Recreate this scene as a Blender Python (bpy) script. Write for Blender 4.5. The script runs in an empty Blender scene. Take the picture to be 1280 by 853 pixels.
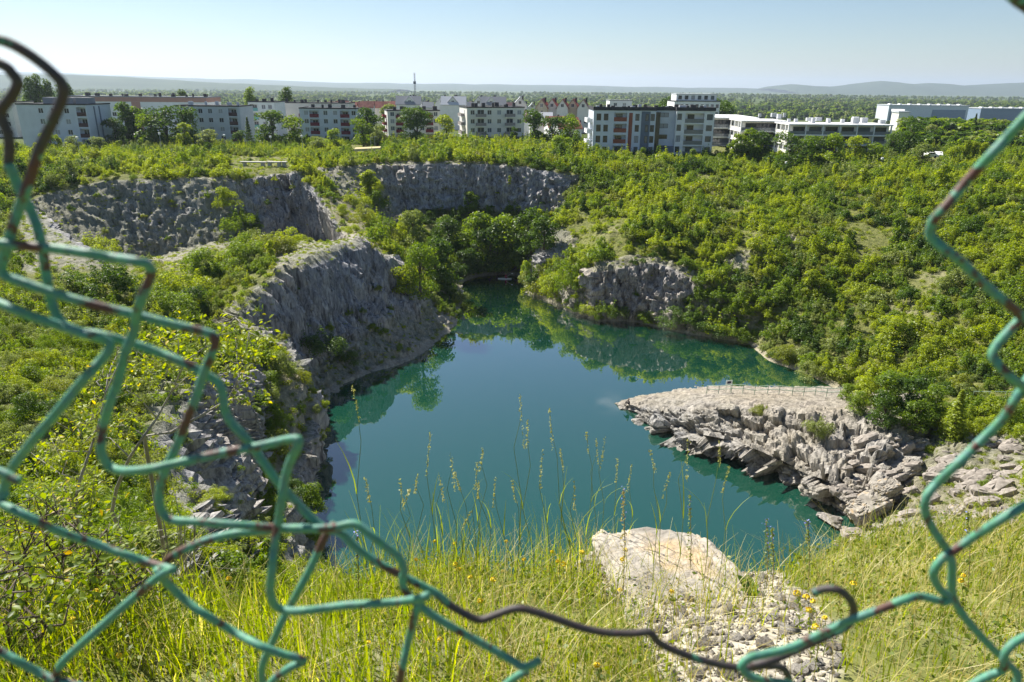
import bpy, math, random
import numpy as np
from mathutils import Vector, Matrix
random.seed(7); rng = np.random.default_rng(11)
sc = bpy.context.scene
col = sc.collection
RAD = math.radians
# ------------------------------------------------------------------ camera
F = 900.0; PITCH = RAD(19.6); ROLL = RAD(0.5); ZC = 38.0
cam_d = bpy.data.cameras.new('camera'); cam = bpy.data.objects.new('camera', cam_d); col.objects.link(cam)
cam_d.sensor_fit = 'HORIZONTAL'; cam_d.sensor_width = 36.0; cam_d.lens = F / 1280 * 36
cam_d.clip_start = 0.05; cam_d.clip_end = 60000
cam.matrix_world = Matrix.Translation((0, 0, ZC)) @ Matrix.Rotation(RAD(90) - PITCH, 4, 'X') @ Matrix.Rotation(ROLL, 4, 'Z')
cam_d.dof.use_dof = True; cam_d.dof.focus_distance = 30.0; cam_d.dof.aperture_fstop = 11.0
sc.camera = cam
# ------------------------------------------------------------------ sky, sun, exposure
SUN_AZ = RAD(-46); SUN_EL = RAD(46)            # azimuth measured from +y (view direction) towards +x
sun_dir = Vector((math.sin(SUN_AZ) * math.cos(SUN_EL), math.cos(SUN_AZ) * math.cos(SUN_EL), math.sin(SUN_EL)))
world = bpy.data.worlds.new('World'); sc.world = world; world.use_nodes = True
wn = world.node_tree; bg = wn.nodes['Background']
sky = wn.nodes.new('ShaderNodeTexSky'); sky.sky_type = 'NISHITA'; sky.sun_disc = False
sky.sun_elevation = SUN_EL; sky.sun_rotation = SUN_AZ
sky.air_density = 1.0; sky.dust_density = 0.28; sky.ozone_density = 4.0; sky.altitude = 250
wn.links.new(sky.outputs[0], bg.inputs[0]); bg.inputs[1].default_value = 0.05
sun_d = bpy.data.lights.new('sun', 'SUN'); sun_d.energy = 4.5; sun_d.angle = RAD(0.5); sun_d.color = (1.0, 0.95, 0.86)
sun = bpy.data.objects.new('sun', sun_d); col.objects.link(sun)
sun.rotation_euler = sun_dir.to_track_quat('Z', 'Y').to_euler(); sun.location = (0, 0, 200)
vs = sc.view_settings
vs.view_transform = 'Standard'; vs.look = 'None'; vs.exposure = 1.15; vs.gamma = 1.0; vs.use_curve_mapping = False
sc.cycles.use_denoising = True
sc.cycles.max_bounces = 8; sc.cycles.transparent_max_bounces = 8; sc.cycles.volume_bounces = 0
sc.cycles.diffuse_bounces = 3; sc.cycles.glossy_bounces = 3; sc.cycles.transmission_bounces = 4

# ------------------------------------------------------------------ pixels <-> world
CP, SP, CR, SR = math.cos(PITCH), math.sin(PITCH), math.cos(ROLL), math.sin(ROLL)
def ray(u, v):
    a = (u - 640) / F; b = -(v - 426.5) / F
    x = a * CR - b * SR; y = a * SR + b * CR
    return (x, CP + y * SP, -SP + y * CP)
def atz(u, v, z):
    d = ray(u, v); t = (z - ZC) / d[2]; return (d[0] * t, d[1] * t, z)
def aty(u, v, Y):
    d = ray(u, v); t = Y / d[1]; return (d[0] * t, Y, ZC + d[2] * t)
def proj(P):
    P = np.asarray(P, float).reshape(-1, 3) - (0, 0, ZC)
    yy = P[:, 1] * SP + P[:, 2] * CP; zz = P[:, 1] * CP - P[:, 2] * SP
    zz = np.where(zz < 0.05, 0.05, zz)
    x = P[:, 0] / zz; y = yy / zz
    return 640 + F * (x * CR + y * SR), 426.5 - F * (-x * SR + y * CR), zz
def inpoly(u, v, poly):
    c = np.zeros(len(u), bool); n = len(poly)
    for i in range(n):
        x0, y0 = poly[i]; x1, y1 = poly[(i + 1) % n]
        if y0 == y1: continue
        c ^= ((y0 > v) != (y1 > v)) & (u < (x1 - x0) * (v - y0) / (y1 - y0) + x0)
    return c

# ------------------------------------------------------------------ noise (vectorised)
def _h(i, j, k, s):
    n = (i.astype(np.int64) * 374761393 + j.astype(np.int64) * 668265263 + k.astype(np.int64) * 2147483647 + s * 974634541) & 0xFFFFFFFF
    n = ((n ^ (n >> 13)) * 1274126177) & 0xFFFFFFFF
    n = ((n ^ (n >> 16)) * 2246822519) & 0xFFFFFFFF
    return ((n ^ (n >> 15)) & 0xFFFFFF) / float(0xFFFFFF)
def vnoise(P, s=0):
    P = np.asarray(P, float); i = np.floor(P).astype(np.int64); f = P - i; f = f * f * (3 - 2 * f)
    r = 0
    for a in (0, 1):
        wa = f[:, 0] if a else 1 - f[:, 0]
        for b in (0, 1):
            wb = f[:, 1] if b else 1 - f[:, 1]
            for c in (0, 1):
                wc = f[:, 2] if c else 1 - f[:, 2]
                r = r + wa * wb * wc * _h(i[:, 0] + a, i[:, 1] + b, i[:, 2] + c, s)
    return r * 2 - 1
def fbm(P, o=4, s=0, g=0.5):
    P = np.asarray(P, float); r = 0; a = 1.0; t = 0
    for k in range(o):
        r = r + a * vnoise(P * 2 ** k + 17.3 * k, s + k); t += a; a *= g
    return r / t
def ridged(P, o=3, s=0):
    r = 0; a = 1.0; t = 0
    for k in range(o):
        r = r + a * (1 - 2 * np.abs(vnoise(P * 2 ** k + 9.1 * k, s + k))); t += a; a *= 0.5
    return r / t
def worley(P, s=0):
    P = np.asarray(P, float); i = np.floor(P).astype(np.int64)
    f1 = np.full(len(P), 9.0); f2 = np.full(len(P), 9.0); cid = np.zeros(len(P))
    for a in (-1, 0, 1):
        for b in (-1, 0, 1):
            for c in (-1, 0, 1):
                q = i + (a, b, c)
                o = np.stack([_h(q[:, 0], q[:, 1], q[:, 2], s + m) for m in (1, 2, 3)], 1)
                d = np.linalg.norm(q + o - P, axis=1); m = d < f1
                f2 = np.where(m, f1, np.minimum(f2, d)); cid = np.where(m, o[:, 0], cid); f1 = np.where(m, d, f1)
    return f1, f2, cid
def sstep(a, b, x):
    t = np.clip((x - a) / (b - a), 0, 1); return t * t * (3 - 2 * t)

# ------------------------------------------------------------------ mesh and object helpers
def mesh(name, V, Fc, m=None, smooth=False):
    me = bpy.data.meshes.new(name)
    if isinstance(Fc, np.ndarray):
        V = np.asarray(V, np.float32); n, k = Fc.shape
        me.vertices.add(len(V)); me.vertices.foreach_set('co', V.ravel())
        me.loops.add(n * k); me.loops.foreach_set('vertex_index', Fc.astype(np.int32).ravel())
        me.polygons.add(n); me.polygons.foreach_set('loop_start', np.arange(0, n * k, k, dtype=np.int32))
        me.update(calc_edges=True)
    else:
        me.from_pydata([tuple(v) for v in V], [], Fc); me.update()
    if smooth: me.polygons.foreach_set('use_smooth', np.ones(len(me.polygons), bool))
    if m is not None: me.materials.append(m)
    return me
def tag(o, label=None, cat=None, group=None, kind=None):
    if label: o['label'] = label
    if cat: o['category'] = cat
    if group: o['group'] = group
    if kind: o['kind'] = kind
    return o
def obj(name, me, parent=None, loc=None, rotz=None):
    o = bpy.data.objects.new(name, me); col.objects.link(o)
    if parent is not None: o.parent = parent
    if loc is not None: o.location = loc
    if rotz is not None: o.rotation_euler = (0, 0, rotz)
    return o
def thing(name, label, cat, loc=(0, 0, 0), rotz=0.0, group=None):
    o = bpy.data.objects.new(name, None); col.objects.link(o); o.empty_display_size = 0.2
    o.location = loc; o.rotation_euler = (0, 0, rotz)
    return tag(o, label, cat, group)
class MB:
    """collects simple shapes into one mesh"""
    def __init__(s): s.V = []; s.F = []
    def add(s, V, Fc):
        n = len(s.V); s.V += [tuple(v) for v in V]; s.F += [[i + n for i in f] for f in Fc]; return s
    def box(s, x0, x1, y0, y1, z0, z1):
        return s.add([(x0, y0, z0), (x1, y0, z0), (x1, y1, z0), (x0, y1, z0), (x0, y0, z1), (x1, y0, z1), (x1, y1, z1), (x0, y1, z1)],
                     [(0, 3, 2, 1), (4, 5, 6, 7), (0, 1, 5, 4), (1, 2, 6, 5), (2, 3, 7, 6), (3, 0, 4, 7)])
    def quad(s, a, b, c, d): return s.add([a, b, c, d], [(0, 1, 2, 3)])
    def tube(s, pts, r, n=6, cap=True):
        pts = [Vector(p) for p in pts]; k = len(pts)
        rr = r if hasattr(r, '__len__') else [r] * k
        V = []; up = None
        for i, p in enumerate(pts):
            t = (pts[min(i + 1, k - 1)] - pts[max(i - 1, 0)])
            t = t.normalized() if t.length > 1e-9 else Vector((0, 0, 1))
            if up is None: up = Vector((0, 0, 1)) if abs(t.z) < 0.9 else Vector((1, 0, 0))
            a = (up - t * up.dot(t)); a = a.normalized() if a.length > 1e-6 else t.orthogonal().normalized()
            b = t.cross(a); up = a
            for j in range(n):
                w = 2 * math.pi * j / n; V.append(p + (a * math.cos(w) + b * math.sin(w)) * rr[i])
        Fc = []
        for i in range(k - 1):
            for j in range(n):
                j2 = (j + 1) % n; Fc.append((i * n + j, i * n + j2, (i + 1) * n + j2, (i + 1) * n + j))
        if cap: Fc.append(tuple(range(n - 1, -1, -1))); Fc.append(tuple(range((k - 1) * n, k * n)))
        return s.add(V, Fc)
    def build(s, name, m, parent=None, smooth=False, loc=None):
        return obj(name, mesh(name, s.V, s.F, m, smooth), parent, loc)
    def mesh(s, name, m, smooth=False): return mesh(name, s.V, s.F, m, smooth)

# ------------------------------------------------------------------ materials
def mat(name, color=(0.5, 0.5, 0.5), rough=0.8, spec=0.3, metal=0.0, noise=0.0, nscale=5.0, bump=0.0, bscale=None, c2=None):
    m = bpy.data.materials.new(name); m.use_nodes = True; nt = m.node_tree; b = nt.nodes['Principled BSDF']
    b.inputs['Base Color'].default_value = (*color, 1); b.inputs['Roughness'].default_value = rough
    b.inputs['Specular IOR Level'].default_value = spec; b.inputs['Metallic'].default_value = metal
    if noise or c2 or bump:
        tc = nt.nodes.new('ShaderNodeTexCoord'); n = nt.nodes.new('ShaderNodeTexNoise')
        n.inputs['Scale'].default_value = nscale; n.inputs['Detail'].default_value = 6; nt.links.new(tc.outputs['Object'], n.inputs['Vector'])
        r = nt.nodes.new('ShaderNodeValToRGB'); r.color_ramp.elements[0].position = 0.32; r.color_ramp.elements[1].position = 0.68
        ca = c2 or tuple(x * (1 - noise) for x in color); cb = color if c2 else tuple(min(1, x * (1 + noise)) for x in color)
        r.color_ramp.elements[0].color = (*ca, 1); r.color_ramp.elements[1].color = (*cb, 1)
        nt.links.new(n.outputs['Fac'], r.inputs[0]); nt.links.new(r.outputs[0], b.inputs['Base Color'])
        if bump:
            n2 = nt.nodes.new('ShaderNodeTexNoise'); n2.inputs['Scale'].default_value = bscale or nscale * 3; n2.inputs['Detail'].default_value = 8
            nt.links.new(tc.outputs['Object'], n2.inputs['Vector'])
            bp = nt.nodes.new('ShaderNodeBump'); bp.inputs['Strength'].default_value = 1.0; bp.inputs['Distance'].default_value = bump
            nt.links.new(n2.outputs['Fac'], bp.inputs['Height']); nt.links.new(bp.outputs[0], b.inputs['Normal'])
    return m
def leaf_mat(name, c_a, c_b, c_c=None, trans=0.35, island=True, objvar=0.35):
    """leaf colours vary from leaf to leaf and from plant to plant; part of the light passes through"""
    c_a, c_b, c_c = [tuple(min(0.9, x * k) for x, k in zip(c, (1.3, 1.33, 1.0))) if c else None for c in (c_a, c_b, c_c)]
    m = bpy.data.materials.new(name); m.use_nodes = True; nt = m.node_tree; N = nt.nodes; L = nt.links
    N.remove(N['Principled BSDF']); out = N['Material Output']
    geo = N.new('ShaderNodeNewGeometry'); oi = N.new('ShaderNodeObjectInfo')
    r = N.new('ShaderNodeValToRGB'); e = r.color_ramp.elements; e[0].color = (*c_a, 1); e[1].color = (*c_b, 1)
    if c_c: q = e.new(0.93); q.color = (*c_b, 1); e[-1].color = (*c_c, 1)
    if island:
        mx = N.new('ShaderNodeMath'); mx.operation = 'MULTIPLY_ADD'; mx.inputs[1].default_value = 1 - objvar
        m2 = N.new('ShaderNodeMath'); m2.operation = 'MULTIPLY'; m2.inputs[1].default_value = objvar
        L.new(oi.outputs['Random'], m2.inputs[0]); L.new(geo.outputs['Random Per Island'], mx.inputs[0]); L.new(m2.outputs[0], mx.inputs[2]); L.new(mx.outputs[0], r.inputs[0])
    else: L.new(oi.outputs['Random'], r.inputs[0])
    d = N.new('ShaderNodeBsdfDiffuse'); t = N.new('ShaderNodeBsdfTranslucent'); g = N.new('ShaderNodeBsdfGlossy'); g.inputs['Roughness'].default_value = 0.45
    hs = N.new('ShaderNodeHueSaturation'); hs.inputs['Value'].default_value = 2.1; hs.inputs['Saturation'].default_value = 1.2; hs.inputs['Hue'].default_value = 0.49
    L.new(r.outputs[0], d.inputs[0]); L.new(r.outputs[0], hs.inputs['Color']); L.new(hs.outputs[0], t.inputs[0]); g.inputs[0].default_value = (1, 1, 1, 1)
    a = N.new('ShaderNodeMixShader'); a.inputs[0].default_value = trans; L.new(d.outputs[0], a.inputs[1]); L.new(t.outputs[0], a.inputs[2])
    b = N.new('ShaderNodeMixShader'); b.inputs[0].default_value = 0.02; L.new(a.outputs[0], b.inputs[1]); L.new(g.outputs[0], b.inputs[2])
    L.new(b.outputs[0], out.inputs['Surface'])
    return m
def rock_mat(name, dryc=((0.24, 0.21, 0.14), (0.48, 0.43, 0.32)), dsc=2.2, bdist=0.5):
    """terrain: rock where the mesh is rock, soil and dry grass elsewhere (point attributes 'rock', 'warm', 'dry')"""
    m = bpy.data.materials.new(name); m.use_nodes = True; nt = m.node_tree; N = nt.nodes; L = nt.links; b = N['Principled BSDF']
    b.inputs['Roughness'].default_value = 0.9; b.inputs['Specular IOR Level'].default_value = 0.15
    geo = N.new('ShaderNodeNewGeometry')
    def attr(n): a = N.new('ShaderNodeAttribute'); a.attribute_name = n; return a.outputs['Fac']
    def noise(scale, detail=6, vec=None, rough=0.6):
        n = N.new('ShaderNodeTexNoise'); n.inputs['Scale'].default_value = scale; n.inputs['Detail'].default_value = detail; n.inputs['Roughness'].default_value = rough
        L.new(vec or geo.outputs['Position'], n.inputs['Vector']); return n.outputs['Fac']
    def ramp(f, stops):
        r = N.new('ShaderNodeValToRGB'); e = r.color_ramp.elements
        e[0].position, e[0].color = stops[0][0], (*stops[0][1], 1); e[1].position, e[1].color = stops[-1][0], (*stops[-1][1], 1)
        for p, c in stops[1:-1]: q = e.new(p); q.color = (*c, 1)
        L.new(f, r.inputs[0]); return r.outputs[0]
    def mix(f, a, c, t='MIX'):
        x = N.new('ShaderNodeMix'); x.data_type = 'RGBA'; x.blend_type = t
        if isinstance(f, float): x.inputs[0].default_value = f
        else: L.new(f, x.inputs[0])
        L.new(a, x.inputs[6]); L.new(c, x.inputs[7]); return x.outputs[2]
    mp = N.new('ShaderNodeMapping'); mp.inputs['Scale'].default_value = (1.0, 1.0, 0.22); mp.inputs['Rotation'].default_value = (0.15, 0.3, 0.2)
    L.new(geo.outputs['Position'], mp.inputs['Vector'])
    n1 = noise(0.9, 8, mp.outputs[0], 0.7); n2 = noise(0.12, 4); n3 = noise(3.5, 8, mp.outputs[0], 0.7)
    cold = ramp(n1, [(0.25, (0.23, 0.232, 0.24)), (0.5, (0.39, 0.387, 0.388)), (0.75, (0.56, 0.55, 0.53))])
    warm = ramp(n1, [(0.25, (0.19, 0.17, 0.148)), (0.5, (0.36, 0.332, 0.292)), (0.75, (0.54, 0.505, 0.45))])
    rk = mix(attr('warm'), cold, warm)
    fine = ramp(n3, [(0.32, (0.50, 0.50, 0.51)), (0.66, (1.3, 1.28, 1.25))])
    rk = mix(1.0, rk, fine, 'MULTIPLY')
    mp2 = N.new('ShaderNodeMapping'); mp2.inputs['Scale'].default_value = (1.0, 1.0, 0.10); mp2.inputs['Rotation'].default_value = (0.05, 0.22, 0.0); L.new(geo.outputs['Position'], mp2.inputs['Vector'])
    n4 = noise(1.5, 5, mp2.outputs[0], 0.65); joint = ramp(n4, [(0.36, (0.40, 0.40, 0.42)), (0.47, (1.0, 1.0, 1.0)), (0.8, (1.1, 1.09, 1.07))])
    rk = mix(1.0, rk, joint, 'MULTIPLY')
    n5 = noise(0.05, 3); tint = ramp(n5, [(0.3, (0.86, 0.9, 0.97)), (0.7, (1.08, 1.0, 0.9))]); rk = mix(1.0, rk, tint, 'MULTIPLY')
    soil = ramp(noise(1.6, 8), [(0.3, (0.09, 0.105, 0.03)), (0.55, (0.17, 0.18, 0.05)), (0.75, (0.28, 0.26, 0.13))])
    dry = ramp(noise(dsc, 8), [(0.3, dryc[0]), (0.7, dryc[1])])
    so = mix(attr('dry'), soil, dry)
    base = mix(attr('rock'), so, rk)
    L.new(base, b.inputs['Base Color'])
    ad = N.new('ShaderNodeMath'); ad.operation = 'ADD'; L.new(n1, ad.inputs[0]); L.new(n4, ad.inputs[1])
    bp = N.new('ShaderNodeBump'); bp.inputs['Strength'].default_value = 0.9; bp.inputs['Distance'].default_value = bdist
    L.new(ad.outputs[0], bp.inputs['Height']); L.new(bp.outputs[0], b.inputs['Normal'])
    return m
# ================================================================== the setting: quarry terrain, lake, plain, hills
M_TERR = rock_mat('quarry_ground')
def pt_attr(me, name, vals):
    a = me.attributes.new(name, 'FLOAT', 'POINT'); a.data.foreach_set('value', np.asarray(vals, np.float32))
# stations around the lake: shore point, then ledges outward up to the rim (metres)
def z0(u, v): return atz(u, v, 0.0)
ST = [
 # n, [shore, lower cliff top, upper wall base, rim, behind rim]
 (10, [(10, 42, 0), (9, 33, 12), (6, 17, 22), (2, 6.5, 29.5), (0, 1, 34.0)]),
 (12, [(-6, 43, 0), (-9, 35, 10), (-10, 20, 21), (-6, 7.5, 29.8), (-5, 0, 34.2)]),
 (20, [(-14, 48, 0), aty(347, 690, 43), aty(312, 682, 40.5), aty(225, 640, 33), aty(-20, 620, 22)]),
 (52, [z0(387, 630), aty(354, 575, 60.5), aty(312, 570, 58), aty(220, 512, 47), aty(30, 495, 36)]),
 (52, [z0(395, 555), aty(374, 482, 71.5), aty(330, 480, 69.5), aty(235, 450, 60), aty(30, 425, 54)]),
 (52, [z0(404, 518), aty(352, 440, 76.5), aty(310, 436, 75), aty(215, 412, 68), aty(20, 390, 64)]),
 (52, [z0(406, 503), aty(302, 394, 84), aty(85, 338, 117), aty(25, 250, 130), aty(-120, 230, 140)]),
 (52, [z0(430, 480), aty(345, 338, 93), aty(180, 326, 132), aty(130, 222, 143), aty(60, 204, 160)]),
 (52, [z0(470, 465), aty(392, 320, 100), aty(285, 304, 136), aty(270, 221, 147), aty(240, 203, 165)]),
 (52, [z0(502, 456), aty(425, 305, 106), aty(372, 304, 149), aty(340, 215, 156), aty(330, 203, 172)]),
 (40, [z0(514, 451), aty(438, 302, 108), aty(409, 305, 147), aty(372, 213, 157), aty(364, 202, 174)]),
 (52, [z0(525, 445), aty(450, 300, 110), aty(432, 294, 128), aty(382, 213, 161), aty(374, 200, 178)]),
 (24, [z0(550, 420), aty(485, 325, 112), aty(446, 262, 150), aty(408, 209, 166), aty(405, 198, 184)]),
 (22, [z0(567, 408), aty(515, 362, 116), aty(482, 270, 160), aty(450, 207, 170), aty(450, 196, 188)]),
 (22, [z0(575, 380), aty(532, 330, 136), aty(508, 268, 165), aty(490, 205, 171), aty(490, 195, 188)]),
 (24, [z0(577, 355), aty(548, 315, 150), aty(545, 265, 166), aty(560, 203, 171), aty(560, 193, 188)]),
 (24, [z0(597, 346), aty(590, 315, 155), aty(600, 262, 166.5), aty(620, 205, 171), aty(620, 194, 188)]),
 (22, [z0(632, 343), aty(635, 315, 156), aty(650, 266, 165), aty(665, 209, 169), aty(670, 198, 186)]),
 (22, [z0(660, 347), aty(668, 318, 150), aty(692, 270, 161), aty(718, 216, 166), aty(725, 200, 186)]),
 (22, [z0(662, 365), aty(690, 300, 142), aty(722, 262, 150), aty(748, 214, 170), aty(760, 198, 192)]),
 (22, [z0(690, 379), aty(712, 325, 133), aty(735, 280, 142), aty(790, 208, 176), aty(800, 198, 194)]),
 (26, [z0(740, 400), aty(745, 340, 121), aty(765, 290, 131), aty(840, 208, 180), aty(850, 200, 196)]),
 (26, [z0(790, 402), aty(818, 328, 120), aty(835, 285, 129), aty(900, 210, 182), aty(905, 201, 197)]),
 (26, [z0(848, 415), aty(864, 345, 117), aty(895, 290, 130), aty(960, 216, 178), aty(965, 203, 196)]),
 (26, [z0(900, 424), aty(918, 368, 113), aty(950, 300, 124), aty(1040, 222, 168), aty(1050, 205, 192)]),
 (26, [z0(937, 430), aty(962, 385, 110), aty(1005, 300, 124), aty(1120, 222, 160), aty(1140, 208, 184)]),
 (26, [z0(960, 451), aty(1000, 410, 104), aty(1060, 320, 118), aty(1220, 224, 150), aty(1260, 210, 172)]),
 (26, [z0(1005, 467), aty(1050, 430, 98), aty(1120, 340, 112), aty(1330, 230, 140), aty(1400, 210, 160)]),
 (24, [z0(1042, 485), aty(1090, 452, 92), aty(1190, 372, 100), aty(1420, 262, 120), aty(1520, 240, 135)]),
 (24, [(45.5, 85.0, 0), aty(1130, 494, 82), aty(1250, 430, 88), aty(1480, 330, 100), aty(1600, 300, 112)]),
 (24, [(41, 70, 0), aty(1190, 535, 68), aty(1270, 508, 73), aty(1490, 400, 84), aty(1640, 370, 90)]),
 (28, [(32, 56, 0), aty(1150, 625, 56), aty(1262, 590, 58), aty(1500, 500, 64), aty(1680, 450, 66)]),
 (24, [(25, 48, 0), aty(1120, 690, 45), aty(1290, 660, 45), aty(1500, 610, 44), aty(1700, 560, 40)]),
 (14, [(17, 43, 0), (17, 34, 9), (16, 18, 20), (12, 7.5, 29.5), (14, 0, 34.0)]),
]
nst = len(ST)
LV = []
for n, pts in ST:
    pts = [np.array(p, float) for p in pts]
    out = pts[4] - pts[0]; out[2] = 0; out /= np.linalg.norm(out)
    under = pts[0] - out * 3.5; under[2] = -3.0
    far = pts[4] + out * 55
    far[2] = 20.0 if pts[4][1] > 130 else (pts[4][2] + 1.0 if pts[4][1] < 20 else 0.5 * pts[4][2] + 12)
    LV.append([under] + pts + [far])
LV = np.array(LV)                                    # station, level, xyz
ROWS = [4, 36, 28, 34, 10, 12]
def cr(a, b, c, d, t):
    t = t[:, None, None]
    return 0.5 * ((2 * b) + (c - a) * t + (2 * a - 5 * b + 4 * c - d) * t ** 2 + (3 * b - a - 3 * c + d) * t ** 3)
cols = []
for i in range(nst):
    n = ST[i][0]; t = np.arange(n) / n
    A, B_, C_, D_ = LV[i - 1], LV[i], LV[(i + 1) % nst], LV[(i + 2) % nst]
    cubic = cr(A[None], B_[None], C_[None], D_[None], t); lin = B_[None] + (C_ - B_)[None] * t[:, None, None]
    cols.append(0.5 * cubic + 0.5 * lin)
COLS = np.concatenate(cols)                          # ncol, level, xyz
ncol = len(COLS)
rows = []
for l, nr in enumerate(ROWS):
    t = np.arange(nr) / nr
    R0 = COLS[:, l, None, :] + (COLS[:, l + 1] - COLS[:, l])[:, None, :] * t[None, :, None]
    if l == 1:      # talus at the foot of the left cliff, steeper above
        wl = (sstep(-6, -14, COLS[:, 1, 0]) * sstep(44, 56, COLS[:, 1, 1]) * sstep(128, 112, COLS[:, 1, 1]))[:, None]
        R0[:, :, 2] = (1 - wl) * R0[:, :, 2] + wl * (COLS[:, l, None, 2] + (COLS[:, l + 1, None, 2] - COLS[:, l, None, 2]) * (0.35 * t + 0.65 * t ** 2.0)[None, :])
        hx = (t ** 0.85)[None, :, None]; R0[:, :, :2] = (1 - wl[..., None]) * R0[:, :, :2] + wl[..., None] * (COLS[:, l, None, :2] + (COLS[:, l + 1] - COLS[:, l])[:, None, :2] * hx)
    rows.append(R0)
rows.append(COLS[:, -1:, :])
G = np.concatenate(rows, 1); nrow = G.shape[1]
def gnormal(G):
    du = np.roll(G, -1, 0) - np.roll(G, 1, 0)
    dv = np.empty_like(G); dv[:, 1:-1] = G[:, 2:] - G[:, :-2]; dv[:, 0] = G[:, 1] - G[:, 0]; dv[:, -1] = G[:, -1] - G[:, -2]
    n = np.cross(dv, du); n /= np.linalg.norm(n, axis=2, keepdims=True) + 1e-9
    n[n[..., 2] < 0] *= -1
    return n
for it in range(2):                                  # soften the ledge lines a little
    G[:, 1:-1] = 0.5 * G[:, 1:-1] + 0.25 * (G[:, 2:] + G[:, :-2])
Nn = gnormal(G)
Pf = G.reshape(-1, 3); Nf = Nn.reshape(-1, 3)
U0, V0, D0 = proj(Pf)
steep = sstep(0.26, 0.5, 1 - Nf[:, 2])
ROCK_POLYS = [
 [(20, 255), (120, 228), (285, 221), (302, 240), (300, 305), (215, 328), (130, 335), (30, 345)],
 [(300, 226), (378, 214), (425, 292), (405, 328), (340, 300), (300, 262)],
 [(262, 405), (300, 378), (345, 342), (395, 322), (450, 300), (492, 326), (545, 385), (572, 402), (540, 440), (430, 482), (402, 520), (388, 632), (362, 600), (382, 490), (352, 440), (300, 420)],
 [(395, 212), (480, 204), (560, 202), (640, 206), (722, 222), (700, 268), (640, 266), (560, 262), (505, 274), (482, 310), (470, 280), (440, 262)],
 [(735, 330), (800, 318), (866, 334), (872, 366), (800, 400), (780, 404), (738, 372)], [(666, 302), (702, 284), (724, 300), (712, 322), (672, 336)],
 [(1040, 530), (1290, 548), (1290, 720), (1040, 700), (990, 600)],
 [(180, 480), (310, 470), (330, 560), (300, 690), (200, 690)],
 [(322, 285), (430, 288), (462, 300), (400, 332), (345, 345)], [(905, 318), (940, 312), (938, 336), (912, 342)], [(985, 288), (1004, 292), (996, 312), (980, 306)],
]
rockpix = np.zeros(len(Pf), bool)
for pl in ROCK_POLYS: rockpix |= inpoly(U0, V0, pl)
stripmask = inpoly(U0, V0, [(345, 470), (378, 470), (376, 520), (362, 590), (335, 640), (318, 600), (340, 520)])
nz1 = fbm(Pf * 0.35, 4, 3)
rock = np.clip(np.where(rockpix, 0.55 + 0.9 * steep, steep * 0.8) + 0.5 * nz1 * (steep > 0.05), 0, 1)
rock = np.where(stripmask, rock * 0.35, rock)
warm = sstep(-6, 14, Pf[:, 0]) * sstep(150, 125, Pf[:, 1]) * 0.85
ledge = sstep(0.30, 0.12, 1 - Nf[:, 2]) * (Pf[:, 1] < 150)
dry = np.clip(0.35 * sstep(0.1, 0.5, fbm(Pf * 0.12, 3, 40)) + 0.8 * stripmask + 0.6 * inpoly(U0, V0, [(410, 245), (440, 250), (490, 318), (455, 305), (425, 300)])
              + 0.8 * inpoly(U0, V0, [(545, 360), (580, 380), (575, 415), (540, 400)]) + 0.5 * inpoly(U0, V0, [(465, 400), (540, 430), (520, 455), (490, 440)]), 0, 1)
# relief: upright flutes and broken blocks on the rock, soft bumps on the soil
q = Pf * (0.42, 0.42, 0.075); q[:, 0] += 0.12 * Pf[:, 2]
flute = ridged(q, 3, 21)
q2 = Pf * (1.3, 1.3, 0.35); q2[:, 0] += 0.35 * Pf[:, 2]
f1, f2, cid = worley(q2 + 0.3 * fbm(Pf * 0.9, 2, 5)[:, None], 6)
block = (f2 - f1)
q3 = Pf * (0.75, 0.75, 0.9); g1, g2, gid = worley(q3 + 0.25 * fbm(Pf * 1.1, 2, 9)[:, None], 8)
rightrock = sstep(24, 32, Pf[:, 0]) * sstep(90, 80, Pf[:, 1])
rock = np.where(Pf[:, 2] < 0.45, rock * 0.6, rock); dry = np.where(Pf[:, 2] < 0.45, 1.0, dry)
q4 = Pf * (1.15, 1.15, 0.14); q4[:, 0] += 0.3 * Pf[:, 2]; col4 = ridged(q4, 2, 33)
disp = rock * ((1 - rightrock) * (0.75 * col4 + 1.6 * flute + 1.3 * (cid - 0.5) + 0.6 * np.minimum(block, 0.4)) + rightrock * (2.1 * (gid - 0.5) + 1.1 * np.minimum(g2 - g1, 0.5)) + 0.35 * fbm(Pf * 1.9, 3, 15))
disp = disp * np.where(inpoly(U0, V0, [(372, 216), (400, 216), (450, 290), (425, 332), (395, 310)]), 0.35, 1.0)
nearcam = sstep(8, 30, D0)
Hn = Nf.copy(); Hn[:, 2] *= 0.5
P1 = Pf + Hn * (disp * nearcam)[:, None]
P1[:, 2] += (1 - rock) * nearcam * 0.55 * fbm(Pf * 0.3, 4, 2) * sstep(0.2, 2.0, Pf[:, 2])
G1 = P1.reshape(ncol, nrow, 3)
idx = np.arange(ncol * nrow).reshape(ncol, nrow); nx = np.roll(idx, -1, 0)
FT = np.stack([idx[:, :-1], idx[:, 1:], nx[:, 1:], nx[:, :-1]], 2).reshape(-1, 4)
me = mesh('quarry_terrain', P1, FT, M_TERR, True)
pt_attr(me, 'rock', rock); pt_attr(me, 'warm', warm); pt_attr(me, 'dry', dry)
try: me.set_sharp_from_angle(angle=RAD(38))
except Exception: pass
tag(obj('terrain', me), kind='structure')
N1 = gnormal(G1).reshape(-1, 3)

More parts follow.
